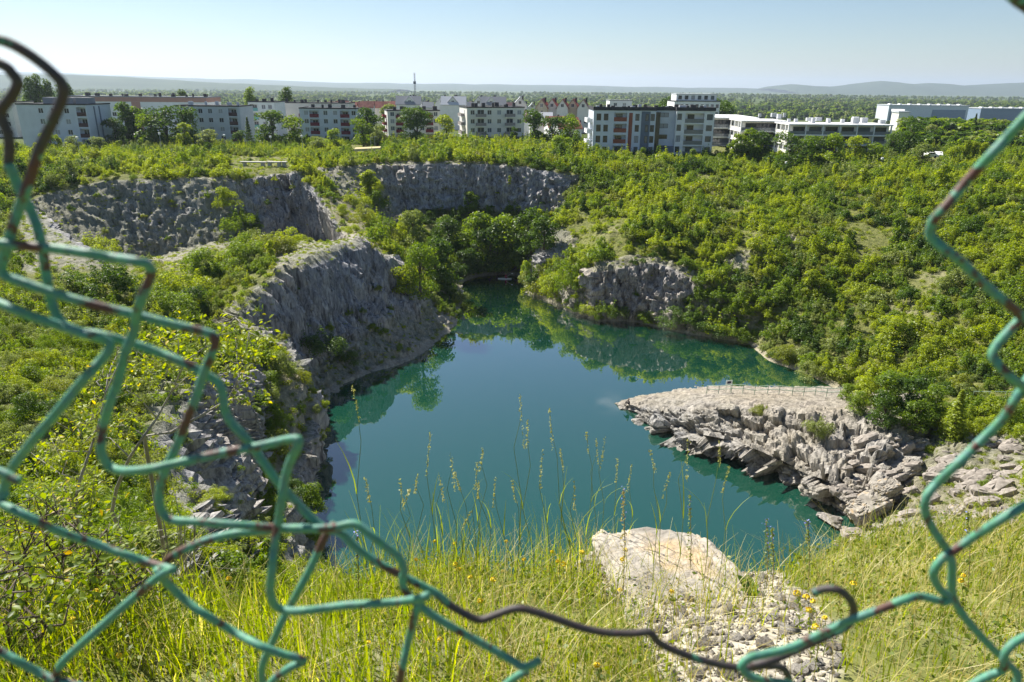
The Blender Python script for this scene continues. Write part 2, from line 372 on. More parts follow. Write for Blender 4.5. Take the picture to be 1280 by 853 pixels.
# ---- the plain beyond the rim, out to the horizon
def plain_z(x, y):
    r = np.hypot(x, y)
    P = np.stack([x / 900, y / 900, 0 * x], 1)
    z = 20 - 22 * sstep(300, 900, r) + 10 * sstep(600, 2500, r) * fbm(P, 3, 77)
    z = z - 30 * sstep(2500, 9000, r)
    near = sstep(40, -20, y) * sstep(130, 60, r) * 16.5
    return z + near
ring0 = G1[:, -1]; steps = [1.0, 1.35, 1.8, 2.4, 3.2, 4.4, 6, 8.5, 12, 18, 27, 40, 65, 110]
R_ = []
sub = ring0[::6]; cen = np.array([0, 95.0])
for k, s in enumerate(steps):
    p = sub.copy(); dxy = p[:, :2] - cen; rr = np.linalg.norm(dxy, axis=1, keepdims=True)
    if k:
        tgt = cen + dxy / rr * (rr * (1 - sstep(1, 6, s)) + 130 * sstep(1, 6, s)) * s
        p[:, :2] = tgt; p[:, 2] = plain_z(p[:, 0], p[:, 1])
    R_.append(p)
R_[0][:, 2] -= 0.15
R_ = np.stack(R_, 1); a_, b_ = R_.shape[:2]
idx = np.arange(a_ * b_).reshape(a_, b_); nx = np.roll(idx, -1, 0)
FP = np.stack([idx[:, :-1], idx[:, 1:], nx[:, 1:], nx[:, :-1]], 2).reshape(-1, 4)
M_PLAIN = mat('meadow_and_scrub', (0.10, 0.125, 0.035), 0.95, 0.1, nscale=0.05, c2=(0.05, 0.08, 0.025))
tag(obj('ground', mesh('ground', R_.reshape(-1, 3), FP, M_PLAIN, True)), kind='structure')
# ---- far hills
M_HILL = mat('wooded_hill', (0.05, 0.075, 0.03), 0.95, 0.1, nscale=0.004, c2=(0.03, 0.05, 0.022))
def ridge_hill(name, prof, dist, depth, base=-60):
    """prof: (u, v) pixels of the crest; a solid ridge standing at the given distance"""
    us = np.linspace(prof[0][0], prof[-1][0], 160); vv = np.interp(us, [p[0] for p in prof], [p[1] for p in prof])
    vv = vv + 0.7 * fbm(np.stack([us / 22, 0 * us, 0 * us + dist], 1), 4, 31) * 1.2
    top = np.array([aty(u, v, dist) for u, v in zip(us, vv)]); rowsv = []
    for f, h in ((-1.0, 0.0), (-0.75, 0.35), (-0.45, 0.72), (-0.2, 0.93), (0, 1.0), (0.3, 0.9), (0.7, 0.5), (1.0, 0.0)):
        p = top.copy(); p[:, 1] += f * depth; p[:, 2] = base + (top[:, 2] - base) * h + 0.06 * (top[:, 2] - base) * fbm(p / (depth * 0.3), 3, 5) * (h < 1) * (h > 0); rowsv.append(p)
    V = np.stack(rowsv, 1); a, b = V.shape[:2]; ix = np.arange(a * b).reshape(a, b)
    Fh = np.stack([ix[:-1, :-1], ix[1:, :-1], ix[1:, 1:], ix[:-1, 1:]], 2).reshape(-1, 4)
    tag(obj(name, mesh(name, V.reshape(-1, 3), Fh, M_HILL, True)), kind='structure')
ridge_hill('hill', [(-500, 100), (-200, 92), (0, 94), (60, 93), (120, 95), (200, 99), (260, 103), (330, 106), (420, 110), (500, 112)], 5200, 1300)
ridge_hill('hill', [(-300, 88), (0, 90), (80, 92), (160, 95), (240, 98), (330, 100), (400, 103), (470, 104), (560, 105), (660, 106), (760, 108), (880, 110), (1000, 111), (1150, 112)], 11000, 2600)
ridge_hill('hill', [(960, 111), (975, 107), (990, 105), (1010, 107), (1040, 109), (1062, 107), (1085, 103), (1102, 101.5), (1125, 104), (1142, 106), (1160, 104), (1172, 104.5), (1190, 107), (1215, 107.5), (1245, 105), (1280, 103), (1400, 101), (1600, 106)], 9500, 1600)
# ---- the lake
def grid_mesh(x0, x1, y0, y1, nx_, ny_):
    X, Y = np.meshgrid(np.linspace(x0, x1, nx_), np.linspace(y0, y1, ny_), indexing='ij')
    ix = np.arange(nx_ * ny_).reshape(nx_, ny_)
    return X.ravel(), Y.ravel(), np.stack([ix[:-1, :-1], ix[1:, :-1], ix[1:, 1:], ix[:-1, 1:]], 2).reshape(-1, 4)
X, Y, FW = grid_mesh(-40, 62, 36, 156, 205, 241)
mw = bpy.data.materials.new('lake_water'); mw.use_nodes = True; nt = mw.node_tree; b = nt.nodes['Principled BSDF']
b.inputs['Roughness'].default_value = 1.0; b.inputs['Specular IOR Level'].default_value = 0.0
at = nt.nodes.new('ShaderNodeAttribute'); at.attribute_name = 'shallow'
mx = nt.nodes.new('ShaderNodeMix'); mx.data_type = 'RGBA'; nt.links.new(at.outputs['Fac'], mx.inputs[0])
mx.inputs[6].default_value = (0.008, 0.062, 0.040, 1); mx.inputs[7].default_value = (0.16, 0.20, 0.165, 1); nt.links.new(mx.outputs[2], b.inputs['Base Color'])
tc = nt.nodes.new('ShaderNodeNewGeometry'); wv = nt.nodes.new('ShaderNodeTexNoise'); wv.inputs['Scale'].default_value = 0.9; wv.inputs['Detail'].default_value = 3
nt.links.new(tc.outputs['Position'], wv.inputs['Vector'])
bp = nt.nodes.new('ShaderNodeBump'); bp.inputs['Strength'].default_value = 0.10; bp.inputs['Distance'].default_value = 0.02
nt.links.new(wv.outputs['Fac'], bp.inputs['Height'])
gl = nt.nodes.new('ShaderNodeBsdfGlossy'); gl.inputs['Roughness'].default_value = 0.012; nt.links.new(bp.outputs[0], gl.inputs['Normal'])
fr = nt.nodes.new('ShaderNodeFresnel'); fr.inputs['IOR'].default_value = 1.34; nt.links.new(bp.outputs[0], fr.inputs['Normal'])
fm_ = nt.nodes.new('ShaderNodeMath'); fm_.operation = 'MULTIPLY'; fm_.use_clamp = True; fm_.inputs[1].default_value = 4.6; nt.links.new(fr.outputs[0], fm_.inputs[0])
ms = nt.nodes.new('ShaderNodeMixShader'); nt.links.new(fm_.outputs[0], ms.inputs[0]); nt.links.new(b.outputs[0], ms.inputs[1]); nt.links.new(gl.outputs[0], ms.inputs[2]); nt.links.new(ms.outputs[0], nt.nodes['Material Output'].inputs['Surface'])
me = mesh('lake', np.stack([X, Y, 0 * X], 1), FW, mw, True)
sx, sy, _ = atz(772, 507, 0)
e = np.exp(-(((X - sx + 0.6) / 2.3) ** 2 + ((Y - sy - 1.0) / 2.4) ** 2))
pt_attr(me, 'shallow', np.clip(0.4 * e * (0.45 + 1.9 * fbm(np.stack([X * 0.8, Y * 0.5, 0 * X], 1), 3, 4)), 0, 0.85))
tag(obj('lake', me), kind='structure')

# ---- rocky headland running out into the lake (front and back shore, path on top)
HS = [  # back shore, path back edge, path front edge, mid face, front shore
 (atz(764, 505, -0.3), atz(768, 504, 0.05), atz(772, 506, 0.15), atz(772, 510, 0.0), atz(772, 512, -0.3)),
 (atz(790, 496, -0.3), atz(792, 499, 0.5), atz(790, 506, 0.9), atz(788, 513, 0.4), atz(786, 520, -0.3)),
 (atz(822, 489, -0.3), atz(822, 495.5, 1.3), atz(818, 509, 1.6), atz(814, 524, 0.8), atz(808, 535, -0.3)),
 (atz(860, 484, -0.3), atz(860, 492.5, 2.3), atz(852, 512, 2.6), atz(846, 538, 1.4), atz(838, 552, -0.3)),
 (atz(900, 482, -0.3), atz(900, 494, 3.2), atz(894, 511, 3.7), atz(888, 545, 2.0), atz(878, 564, -0.3)),
 (atz(945, 482, -0.3), atz(945, 495, 3.7), atz(938, 512, 4.3), atz(930, 556, 2.4), atz(922, 578, -0.3)),
 (atz(990, 482, -0.3), atz(990, 496, 4.0), atz(985, 513, 4.7), atz(975, 575, 2.4), atz(962, 600, -0.3)),
 (atz(1035, 483, -0.3), atz(1035, 498, 4.2), atz(1035, 516, 5.0), atz(1012, 590, 2.8), atz(992, 622, -0.3)),
 (atz(1080, 486, -0.3), atz(1080, 499, 4.5), atz(1085, 519, 5.3), atz(1055, 600, 3.0), atz(1022, 642, -0.3)),
 (atz(1125, 490, 3.0), atz(1125, 500, 4.8), atz(1135, 522, 5.4), atz(1095, 610, 3.0), atz(1050, 662, -0.3)),
 (atz(1180, 494, 3.2), atz(1180, 506, 3.4), atz(1190, 532, 3.4), atz(1150, 630, 1.0), atz(1090, 690, -1.3)),
]
HSa = np.array(HS); Rr = [14, 16, 26, 26]
cl = []
for i in range(len(HSa) - 1):
    n = 22; t = np.arange(n + (i == len(HSa) - 2)) / n
    A, B_, C_, D_ = HSa[max(i - 1, 0)], HSa[i], HSa[i + 1], HSa[min(i + 2, len(HSa) - 1)]
    cl.append(cr(A[None], B_[None], C_[None], D_[None], t))
CH = np.concatenate(cl); rw = []
for l, nr in enumerate(Rr):
    t = np.arange(nr) / nr; rw.append(CH[:, l, None, :] + (CH[:, l + 1] - CH[:, l])[:, None, :] * t[None, :, None])
rw.append(CH[:, -1:, :]); GH = np.concatenate(rw, 1); hc, hr = GH.shape[:2]
def gn2(G):
    du = np.gradient(G, axis=0); dv = np.gradient(G, axis=1); n = np.cross(du, dv); n /= np.linalg.norm(n, axis=2, keepdims=True) + 1e-9
    n[n[..., 2] < 0] *= -1; return n
NH = gn2(GH).reshape(-1, 3); PH = GH.reshape(-1, 3)
face = np.tile(np.concatenate([np.linspace(0.15, 0.03, 14), np.full(6, 0.02), np.linspace(0.03, 0.45, 10), np.linspace(0.5, 1, 8), np.full(44, 1.0), [1.0]]), hc)
tipf = np.repeat(sstep(0, 60, np.arange(hc)), hr)
qq = PH * (0.40, 0.40, 0.85) + 0.25 * fbm(PH * 0.8, 2, 3)[:, None]; qq[:, 2] += 0.45 * qq[:, 0]
a1, a2, aid = worley(qq, 41); qq2 = PH * (1.5, 1.5, 2.4); qq2[:, 2] += 0.7 * qq2[:, 0]; b1, b2, bid = worley(qq2, 45)
dd = face * (0.25 + 0.75 * tipf) * (2.9 * (aid - 0.5) - 1.1 * np.exp(-(a2 - a1) * 9) + 0.75 * (bid - 0.5) - 0.3 * np.exp(-(b2 - b1) * 8)) + (1 - face) * (0.25 * fbm(PH * 1.2, 4, 8) + 0.22 * (bid - 0.5))
Hh = NH.copy(); Hh[:, 2] *= 0.55
PH1 = PH + Hh * dd[:, None]
ix = np.arange(hc * hr).reshape(hc, hr)
FH = np.stack([ix[:-1, :-1], ix[:-1, 1:], ix[1:, 1:], ix[1:, :-1]], 2).reshape(-1, 4)
me = mesh('headland', PH1, FH, M_TERR, True)
pt_attr(me, 'rock', np.clip(0.75 + 0.3 * fbm(PH * 0.8, 3, 66), 0, 1)); pt_attr(me, 'dry', np.full(len(PH), 0.9))
pt_attr(me, 'warm', np.clip(0.08 + 0.9 * (1 - face) + 0.6 * fbm(PH * 0.4, 3, 12) + 0.4 * (1 - tipf), 0, 1))  # cold grey on the front face puts its shade into the colour
try: me.set_sharp_from_angle(angle=RAD(32))
except Exception: pass
tag(obj('headland', me), kind='structure')

# ---- the slope in front of the camera
def fg_z(x, y):
    c = 0.060 - 0.013 * sstep(-0.8, -2.4, x) - 0.014 * sstep(1.2, 2.6, x)
    edge = 3.95 - 1.0 * sstep(-0.45, -1.2, x) + 0.35 * sstep(-2.0, -3.0, x) + 0.5 * sstep(1.2, 2.8, x) + 0.25 * np.sin(x * 2.1 + 0.6)
    z = -(1.5 + 0.15 * y + c * y * np.abs(y)) - 1.35 * np.maximum(0, y - edge) - 0.25 * np.maximum(0, y - edge) ** 2
    P = np.stack([x, y, 0 * x], 1)
    return ZC + z + 0.09 * fbm(P * 0.9, 3, 51) + 0.035 * fbm(P * 4, 3, 53)
X, Y, FG = grid_mesh(-8.5, 8.5, -3.0, 7.2, 240, 150)
ZG = fg_z(X, Y)
me = mesh('slope', np.stack([X, Y, ZG], 1), FG, rock_mat('slope_ground', ((0.30, 0.265, 0.21), (0.56, 0.51, 0.43)), 18.0, 0.02), True)
P_ = np.stack([X, Y, ZG], 1); uu, vv_, _ = proj(P_)
GRAVEL = [(740, 690), (800, 660), (930, 690), (1010, 745), (1050, 800), (1050, 860), (1040, 900), (850, 900), (800, 800), (745, 730)]
gr = inpoly(uu, vv_, GRAVEL)
dk = np.clip(0.9 * gr + 0.22 * sstep(0.0, 0.5, fbm(P_ * 1.3, 3, 60)), 0, 1)
pt_attr(me, 'rock', 0.0 * gr); pt_attr(me, 'warm', np.ones(len(X))); pt_attr(me, 'dry', dk)
tag(obj('slope', me), kind='structure')
def fgz1(x, y): return float(fg_z(np.array([x], float), np.array([y], float))[0])
def fg_hit(u, v):
    """where the view ray through a pixel meets the slope in front"""
    d = ray(u, v)
    t = np.linspace(0.8, 9, 420); zz_ = fg_z(d[0] * t, d[1] * t); k = np.nonzero(ZC + d[2] * t <= zz_)[0]
    return (float(d[0] * t[k[0]]), float(d[1] * t[k[0]]), float(zz_[k[0]])) if len(k) else None
# ================================================================== buildings
GZ = 20.0
def wallmat(name, c): return mat(name, c, 0.9, 0.15, noise=0.05, nscale=0.5)
W_BLUE = wallmat('pale_blue_render', (0.62, 0.66, 0.72)); W_GREY = wallmat('grey_render', (0.58, 0.60, 0.64)); W_WHITE = wallmat('white_render', (0.80, 0.80, 0.79))
W_CREAM = wallmat('cream_render', (0.80, 0.77, 0.70)); W_BEIGE = wallmat('beige_render', (0.66, 0.63, 0.60)); W_RED = wallmat('brick_red_render', (0.46, 0.27, 0.22))
W_TEAL = wallmat('teal_panel', (0.20, 0.45, 0.45)); W_MAROON = wallmat('maroon_panel', (0.20, 0.035, 0.045)); W_BROWN = wallmat('dark_brown_panel', (0.10, 0.055, 0.05))
W_SLATE = wallmat('slate_panel', (0.16, 0.19, 0.24)); W_TAUPE = wallmat('taupe_panel', (0.30, 0.27, 0.26)); W_YELLOW = wallmat('ochre_render', (0.62, 0.52, 0.38)); W_RUST = wallmat('rust_panel', (0.28, 0.10, 0.06))
R_DARK = mat('roof_felt', (0.05, 0.05, 0.055), 0.9, 0.2); R_GREY = mat('grey_roof', (0.26, 0.27, 0.29), 0.8, 0.2); R_RED = mat('red_roof_tiles', (0.33, 0.13, 0.10), 0.8, 0.2, noise=0.25, nscale=0.6)
R_SILVER = mat('pale_roof', (0.50, 0.52, 0.55), 0.6, 0.3); R_PLUM = mat('plum_roof_tiles', (0.15, 0.085, 0.09), 0.8, 0.2, noise=0.2, nscale=0.6)
M_FRAME = mat('window_frame_white', (0.75, 0.75, 0.74), 0.5); M_FRAMED = mat('window_frame_dark', (0.07, 0.06, 0.06), 0.5)
M_GLASS = [mat('window_glass_dark', (0.03, 0.035, 0.045), 0.08, 0.6), mat('window_glass_sky', (0.09, 0.11, 0.14), 0.05, 0.8), mat('window_curtain', (0.34, 0.35, 0.36), 0.4, 0.5)]
M_RAIL = mat('balcony_glass', (0.16, 0.18, 0.2), 0.15, 0.6); M_BOX = mat('roof_unit', (0.55, 0.56, 0.57), 0.6, 0.3); M_CHIM = mat('chimney_dark', (0.07, 0.065, 0.065), 0.9)
_wc = {}
def window_meshes(w, h, frame, gi):
    k = (round(w, 2), round(h, 2), frame.name, gi)
    if k not in _wc:
        f = MB(); t = 0.08
        f.box(0, w, 0, 0.06, 0, t).box(0, w, 0, 0.06, h - t, h).box(0, t, 0, 0.06, t, h - t).box(w - t, w, 0, 0.06, t, h - t)
        if w > 1.0: f.box(w / 2 - 0.04, w / 2 + 0.04, 0, 0.06, t, h - t)
        p = MB().box(t, w - t, 0.02, 0.04, t, h - t)
        _wc[k] = (f.mesh('window', frame), p.mesh('pane', M_GLASS[gi]))
    return _wc[k]
FACE = {'front': lambda w, d: ((0, 0), (1, 0), (0, 1), 0), 'left': lambda w, d: ((0, d), (0, -1), (1, 0), -math.pi / 2),
        'right': lambda w, d: ((w, 0), (0, 1), (-1, 0), math.pi / 2), 'back': lambda w, d: ((w, d), (-1, 0), (0, -1), math.pi)}
def volume(root, x, y, w, d, h, wm, faces, frame=M_FRAME, z=0.0, bands=None, roofm=R_DARK, parapet=0.35, name='wall'):
    """one box of a building with real openings. faces: face -> list of (s0, s1, z0, z1, kind, extra)"""
    wall = MB()
    for fn, fun in FACE.items():
        O, ux, nn, rz = fun(w, d); L = w if fn in ('front', 'back') else d
        def P(s, zz, dep=0.0): return (x + O[0] + ux[0] * s + nn[0] * dep, y + O[1] + ux[1] * s + nn[1] * dep, z + zz)
        ops = faces.get(fn, [])
        xs = sorted({0, L} | {o[0] for o in ops} | {o[1] for o in ops}); zs = sorted({0, h} | {o[2] for o in ops} | {o[3] for o in ops})
        for a, b in zip(xs[:-1], xs[1:]):
            run = None
            for c, e in zip(zs[:-1], zs[1:]):
                if any(o[0] <= a + 1e-6 and o[1] >= b - 1e-6 and o[2] <= c + 1e-6 and o[3] >= e - 1e-6 for o in ops): continue
                wall.quad(P(a, c), P(b, c), P(b, e), P(a, e))
        for o in ops:
            a, b, c, e, kind = o[:5]; dep = 1.3 if kind == 'loggia' else 0.16
            wall.quad(P(a, c), P(a, c, dep), P(a, e, dep), P(a, e)); wall.quad(P(b, c, dep), P(b, c), P(b, e), P(b, e, dep))
            wall.quad(P(a, e), P(a, e, dep), P(b, e, dep), P(b, e)); wall.quad(P(a, c, dep), P(a, c), P(b, c), P(b, c, dep))
            if kind == 'loggia':
                wall.quad(P(a, c, dep), P(b, c, dep), P(b, e, dep), P(a, e, dep))
                pm = o[5]; ww = (b - a)
                q = P(a, c, -0.02); fr = MB().box(0, ww, 0, 0.1, 0, 1.05).build('balcony', pm, root, loc=q); fr.rotation_euler = (0, 0, rz)
                f, p = window_meshes(min(1.8, ww * 0.6), e - c - 0.35, frame, random.choice((0, 0, 1)))
                q = P(a + ww * 0.18, c + 0.05, dep - 0.07); wo = obj('window', f, root, q, rz); obj('pane', p, wo)
            else:
                f, p = window_meshes(b - a, e - c, o[5] if len(o) > 5 else frame, random.choice((0, 0, 1, 1, 2)))
                wo = obj('window', f, root, P(a, c, 0.10), rz); obj('pane', p, wo)
    wall.build(name, wm, root)
    r = MB().box(x - 0.15, x + w + 0.15, y - 0.15, y + d + 0.15, z + h, z + h + 0.22)
    if parapet: r.box(x - 0.15, x + w + 0.15, y - 0.15, y + 0.1, z + h + 0.22, z + h + parapet); r.box(x - 0.15, x + 0.1, y + 0.1, y + d + 0.15, z + h + 0.22, z + h + parapet); r.box(x + w - 0.1, x + w + 0.15, y + 0.1, y + d + 0.15, z + h + 0.22, z + h + parapet)
    r.build('roof', roofm, root)
def wsolve(P0, rot, u1, v=160):
    d = ray(u1, v); k = d[0] / d[1]; c, s = math.cos(rot), math.sin(rot)
    return (k * P0[1] - P0[0]) / (c - k * s)
def place(u0, v0, Y, rot=0.0, z=GZ): return (aty(u0, v0, Y)[0], Y, z)
def pix2s(P0, rot, u, v=160): return wsolve(P0, rot, u, v)
def balcony(root, x, y, z, w, dep, pm, rz=0.0):
    b = MB().box(0, w, -dep, 0.02, 0, 0.18).build('balcony', W_WHITE, root, loc=(x, y, z)); b.rotation_euler = (0, 0, rz)
    MB().box(0.02, w - 0.02, -dep + 0.02, -dep + 0.1, 0.18, 1.1).box(0.02, 0.1, -dep + 0.1, -0.02, 0.18, 1.1).box(w - 0.1, w - 0.02, -dep + 0.1, -0.02, 0.18, 1.1).build('railing', pm, b)
def units(root, w, d, h, n, m, big=1.0, seed=0, z=0.0):
    rr = random.Random(seed)
    for i in range(n):
        a = rr.uniform(0.6, 1.4) * big; hh = rr.uniform(0.7, 1.3) * big; px = (i + 0.5 + rr.uniform(-0.3, 0.3)) * (w - 2) / n + 1; py = rr.uniform(1.5, d - 2.5)
        MB().box(px, px + a, py, py + a * 0.8, h + 0.22 + z, h + 0.22 + hh + z).build('chimney', m, root)
def rowsw(s, ww, wh, h0, st, nfl, kind='win', extra=None, skip=0):
    r = []
    for k in range(skip, nfl):
        o = (s - ww / 2, s + ww / 2, h0 + k * st, h0 + k * st + wh, kind)
        r.append(o + ((extra,) if extra is not None else ()))
    return r
def bld(label, u0, Y, u1, vtop, rot=0.0, d=12.0, v=160):
    P0 = place(u0, v, Y); w = wsolve(P0, rot, u1, v); h = aty(u0, vtop, Y)[2] - GZ
    return thing('apartment_building', label, 'building', P0, rot), P0, w, h
SITES = []                                         # footprints kept free of scrub
def site(P0, rot, w, d): SITES.append((P0[0], P0[1], rot, w, d))
def std_block(label, u0, Y, u1, vtop, rot, d, wm, wins, logs, logm, sides=None, nfl=4, chim=6, ww=1.35, sidebal=None, seed=1, blank_from=0, z0_=0.9, lw=2.6, cm=M_CHIM):
    root, P0, w, h = bld(label, u0, Y, u1, vtop, rot, d); st = (h - 0.3) / nfl; site(P0, rot, w, d)
    fr = []
    for u in wins: fr += rowsw(pix2s(P0, rot, u), ww, 1.4, z0_, st, nfl)
    bal = []
    for u in logs: fr += rowsw(pix2s(P0, rot, u), lw, st - 0.45, 0.2, st, nfl, 'loggia', logm)
    fr = [o for o in fr if o[0] > 0.2 and o[1] < w - 0.2 and o[3] < h - 0.1]
    volume(root, 0, 0, w, d, h, wm, {'front': fr, **(sides(w, d, h, st) if sides else {})}, seed and M_FRAME)
    if sidebal:
        for k in range(nfl): balcony(root, 0, d * 0.75, 0.1 + k * st, d * 0.45, 1.2, sidebal, -math.pi / 2)
    units(root, w, d, h, chim, cm, 1.0, seed)
    return root, P0, w, h, st
def gable_strips(w, d, h, st):
    return {'right': []}
def side_wins(w, d, h, st):
    r = []
    for k in range(4):
        r.append((d * 0.62, d * 0.62 + 1.0, 0.9 + k * st, 2.2 + k * st, 'win'))
    return {'left': r}
r1, P0, w, h, st = std_block('pale blue four-storey block at far left with brown loggias behind the poplars', 26, 208, 112, 131, 0.0, 12.5, W_BLUE, (55, 71, 87), (105,), W_BROWN, nfl=4, chim=0, sidebal=W_WHITE, seed=2)
for s in (3.6, 6.2): MB().box(w - 0.02, w + 0.12, s, s + 0.5, 0.1, h - 0.4).build('groove_strip', W_SLATE, r1)  # raised slate strips added in place of the gable's two grooves
for a, b in ((0.30, 0.44), (0.60, 0.74), (0.78, 0.95)): MB().box(w * a, w * b, 3, 7, h + 0.2, h + 1.9).build('roof_house', R_GREY, r1)
# long white block with brick-red top band
r2, P0, w, h = bld('long white block with brick-red top storey behind the left trees', 84, 262, 262, 121, 0.0, 13); site(P0, 0, w, 13)
fr = []
for u in (128, 146, 164, 187, 205, 222, 240): fr += rowsw(pix2s(P0, 0, u), 1.5, 1.4, 0.9, 2.8, 4)
fr = [o for o in fr if o[3] < h - 2.2]
volume(r2, 0, 0, w, 13, h, W_WHITE, {'front': fr}, roofm=R_GREY)
MB().box(-0.06, w + 0.06, -0.06, -0.003, h - 1.5, h - 0.02).box(w + 0.003, w + 0.06, 0, 13, h - 1.5, h - 0.02).build('band', W_RED, r2)
sA, sB = pix2s(P0, 0, 169), pix2s(P0, 0, 180); MB().box(sA, sB, -0.08, -0.003, 0.1, h - 1.52).build('band', W_RED, r2)
units(r2, w, 13, h, 14, M_CHIM, 0.9, 5)
std_block('grey block left of centre with brown loggia column behind round shrubs', 222, 232, 302, 133, 0.0, 12, W_GREY, (240, 253, 265, 278), (293,), W_BROWN, chim=5, seed=6, cm=M_BOX)
std_block('white block with teal balcony fronts next to the grey block', 313, 262, 346, 128, 0.0, 12, W_WHITE, (332, 340), (320,), W_TEAL, chim=4, seed=7)
std_block('plain beige windowless block behind the maroon balcony block', 347, 285, 437, 129, 0.0, 12, W_BEIGE, (), (), W_TEAL, chim=9, seed=8)
std_block('pale block with two columns of maroon balconies left of the shelter', 376, 236, 447, 136, 0.0, 10.5, W_BLUE, (384, 408, 420, 443), (394, 432), W_MAROON, chim=5, seed=9, sidebal=W_MAROON, lw=2.9)
std_block('cream block half hidden behind a round dark tree', 485, 250, 550, 139, RAD(14), 12, W_CREAM, (491, 514, 528, 545), (500, 537), W_MAROON, chim=7, seed=10, sidebal=W_MAROON, sides=side_wins)
r7, P0, w, h, st = std_block('cream block in the centre with grey balconies and sunlit left end', 584, 236, 655, 135, RAD(15), 12.5, W_CREAM, (591, 612, 624, 649), (), W_TAUPE, chim=8, seed=11, sides=side_wins, sidebal=W_TAUPE)
for u in (601, 637):
    s = pix2s(P0, RAD(15), u)
    for k in range(4):
        balcony(r7, s - 1.6, 0, 0.1 + k * st, 3.2, 1.1, W_TAUPE)
        f, p = window_meshes(2.2, 2.1, M_FRAME, 0); wo = obj('window', f, r7, (s - 1.1, -0.075, 0.35 + k * st), 0); obj('pane', p, wo)
# modern pale block with dark parapet, three volumes
rot = 0.0; P0 = place(741, 170, 200); r8 = thing('apartment_building', 'modern pale blue block with dark roof edge and red-brown loggias right of centre', 'building', P0, 0)
wA = pix2s(P0, 0, 819); wB = pix2s(P0, 0, 846); wC = pix2s(P0, 0, 894); h = aty(741, 138, 200)[2] - GZ; st = (h - 0.5) / 4; site(P0, 0, wC, 15)
S = lambda u: pix2s(P0, 0, u)
fr = []
for u, m_ in ((748, 1.2), (757, 1.2), (796, 1.1), (815, 1.1)): fr += rowsw(S(u), m_, 1.75, 0.75, st, 4, 'win', M_FRAMED)
for k in range(4): fr.append((S(767), S(783), 0.55 + k * st, 2.75 + k * st, 'loggia', W_RUST))
volume(r8, 0, 0, wA, 14, h, W_BLUE, {'front': fr}, M_FRAMED, parapet=0.9, roofm=R_DARK)
MB().box(S(785.5), S(790), -0.05, -0.004, 0.3, h - 0.6).build('panel', W_RUST, r8)
MB().box(S(801), S(812), -0.06, -0.004, 0.0, h - 0.2).build('panel', W_SLATE, r8)
for k in range(4):
    f, p = window_meshes(0.8, 1.75, M_FRAMED, 1); wo = obj('window', f, r8, (S(808) - 0.4, -0.13, 0.75 + k * st), 0); obj('pane', p, wo)
    balcony(r8, 0, 9.5, 0.1 + k * st, 7.5, 1.5, W_WHITE, -math.pi / 2)
for k in range(4): pass
fr = []
for k in range(4): fr.append((S(832) - wA - 1.2, S(832) - wA + 1.2, 1.6 + k * st, 2.75 + k * st, 'win', M_FRAMED))
volume(r8, wA, 3.0, wB - wA, 11, h, W_BLUE, {'front': [o for o in fr if o[0] > 0.1]}, M_FRAMED, parapet=0.9, roofm=R_DARK)
MB().box(wA + 0.01, wA + 1.4, 1.2, 2.99, 0.0, h - 0.4).build('stair_glazing', M_GLASS[0], r8)
MB().box(wB - 2.3, wB - 0.01, 1.6, 2.99, 0.0, 2.6).build('entrance', W_SLATE, r8)
fr = []
for k in range(4): fr += [(S(850) - wB - 0.6, S(850) - wB + 0.6, 1.0 + k * st, 2.6 + k * st, 'win', M_FRAMED), (S(888) - wB - 0.8, S(888) - wB + 0.8, 1.0 + k * st, 2.5 + k * st, 'win', M_FRAMED), (S(857) - wB, S(881) - wB, 0.25 + k * st, 2.7 + k * st, 'loggia', M_RAIL)]
volume(r8, wB, 1.5, wC - wB, 12.5, h, W_WHITE, {'front': fr}, M_FRAMED, parapet=0.9, roofm=R_DARK)
units(r8, wC, 13, h, 16, M_CHIM, 1.0, 21); units(r8, wC, 13, h, 9, M_BOX, 0.9, 22)
# far white penthouse block
P0 = place(843, 130, 300); w = wsolve(P0, 0, 900, 130); r9 = thing('apartment_building', 'far white block with set-back penthouse above the modern block', 'building', P0, 0); site(P0, 0, w, 14)
h = aty(843, 127, 300)[2] - GZ; fr = []
for i in range(9): fr += rowsw((i + 0.5) * w / 9, 1.2, 1.4, h - 2.4 - 2.9, 2.9, 2, 'win', M_FRAMED)
volume(r9, 0, 0, w, 14, h, W_WHITE, {'front': fr}, M_FRAMED)
fr = [(i * w / 7 + 0.8, i * w / 7 + 2.2, 0.5, 2.0, 'win', M_FRAMED) for i in range(6)]
volume(r9, 1.0, 2.0, w - 2.0, 10, 2.5, W_WHITE, {'front': fr}, M_FRAMED, z=h + 0.22, roofm=R_SILVER, parapet=0)
# long far grey-roofed block behind the modern roofline
P0 = place(762, 130, 330); r9b = thing('apartment_building', 'far low pale block glimpsed above the roof units', 'building', P0, 0); w = wsolve(P0, 0, 790, 130); h = aty(762, 126, 330)[2] - GZ
volume(r9b, 0, 0, w, 12, h, W_WHITE, {'front': rowsw(2.5, 1.5, 1.3, h - 2.2, 3, 1) + rowsw(6.5, 1.5, 1.3, h - 2.2, 3, 1)}, roofm=R_GREY)
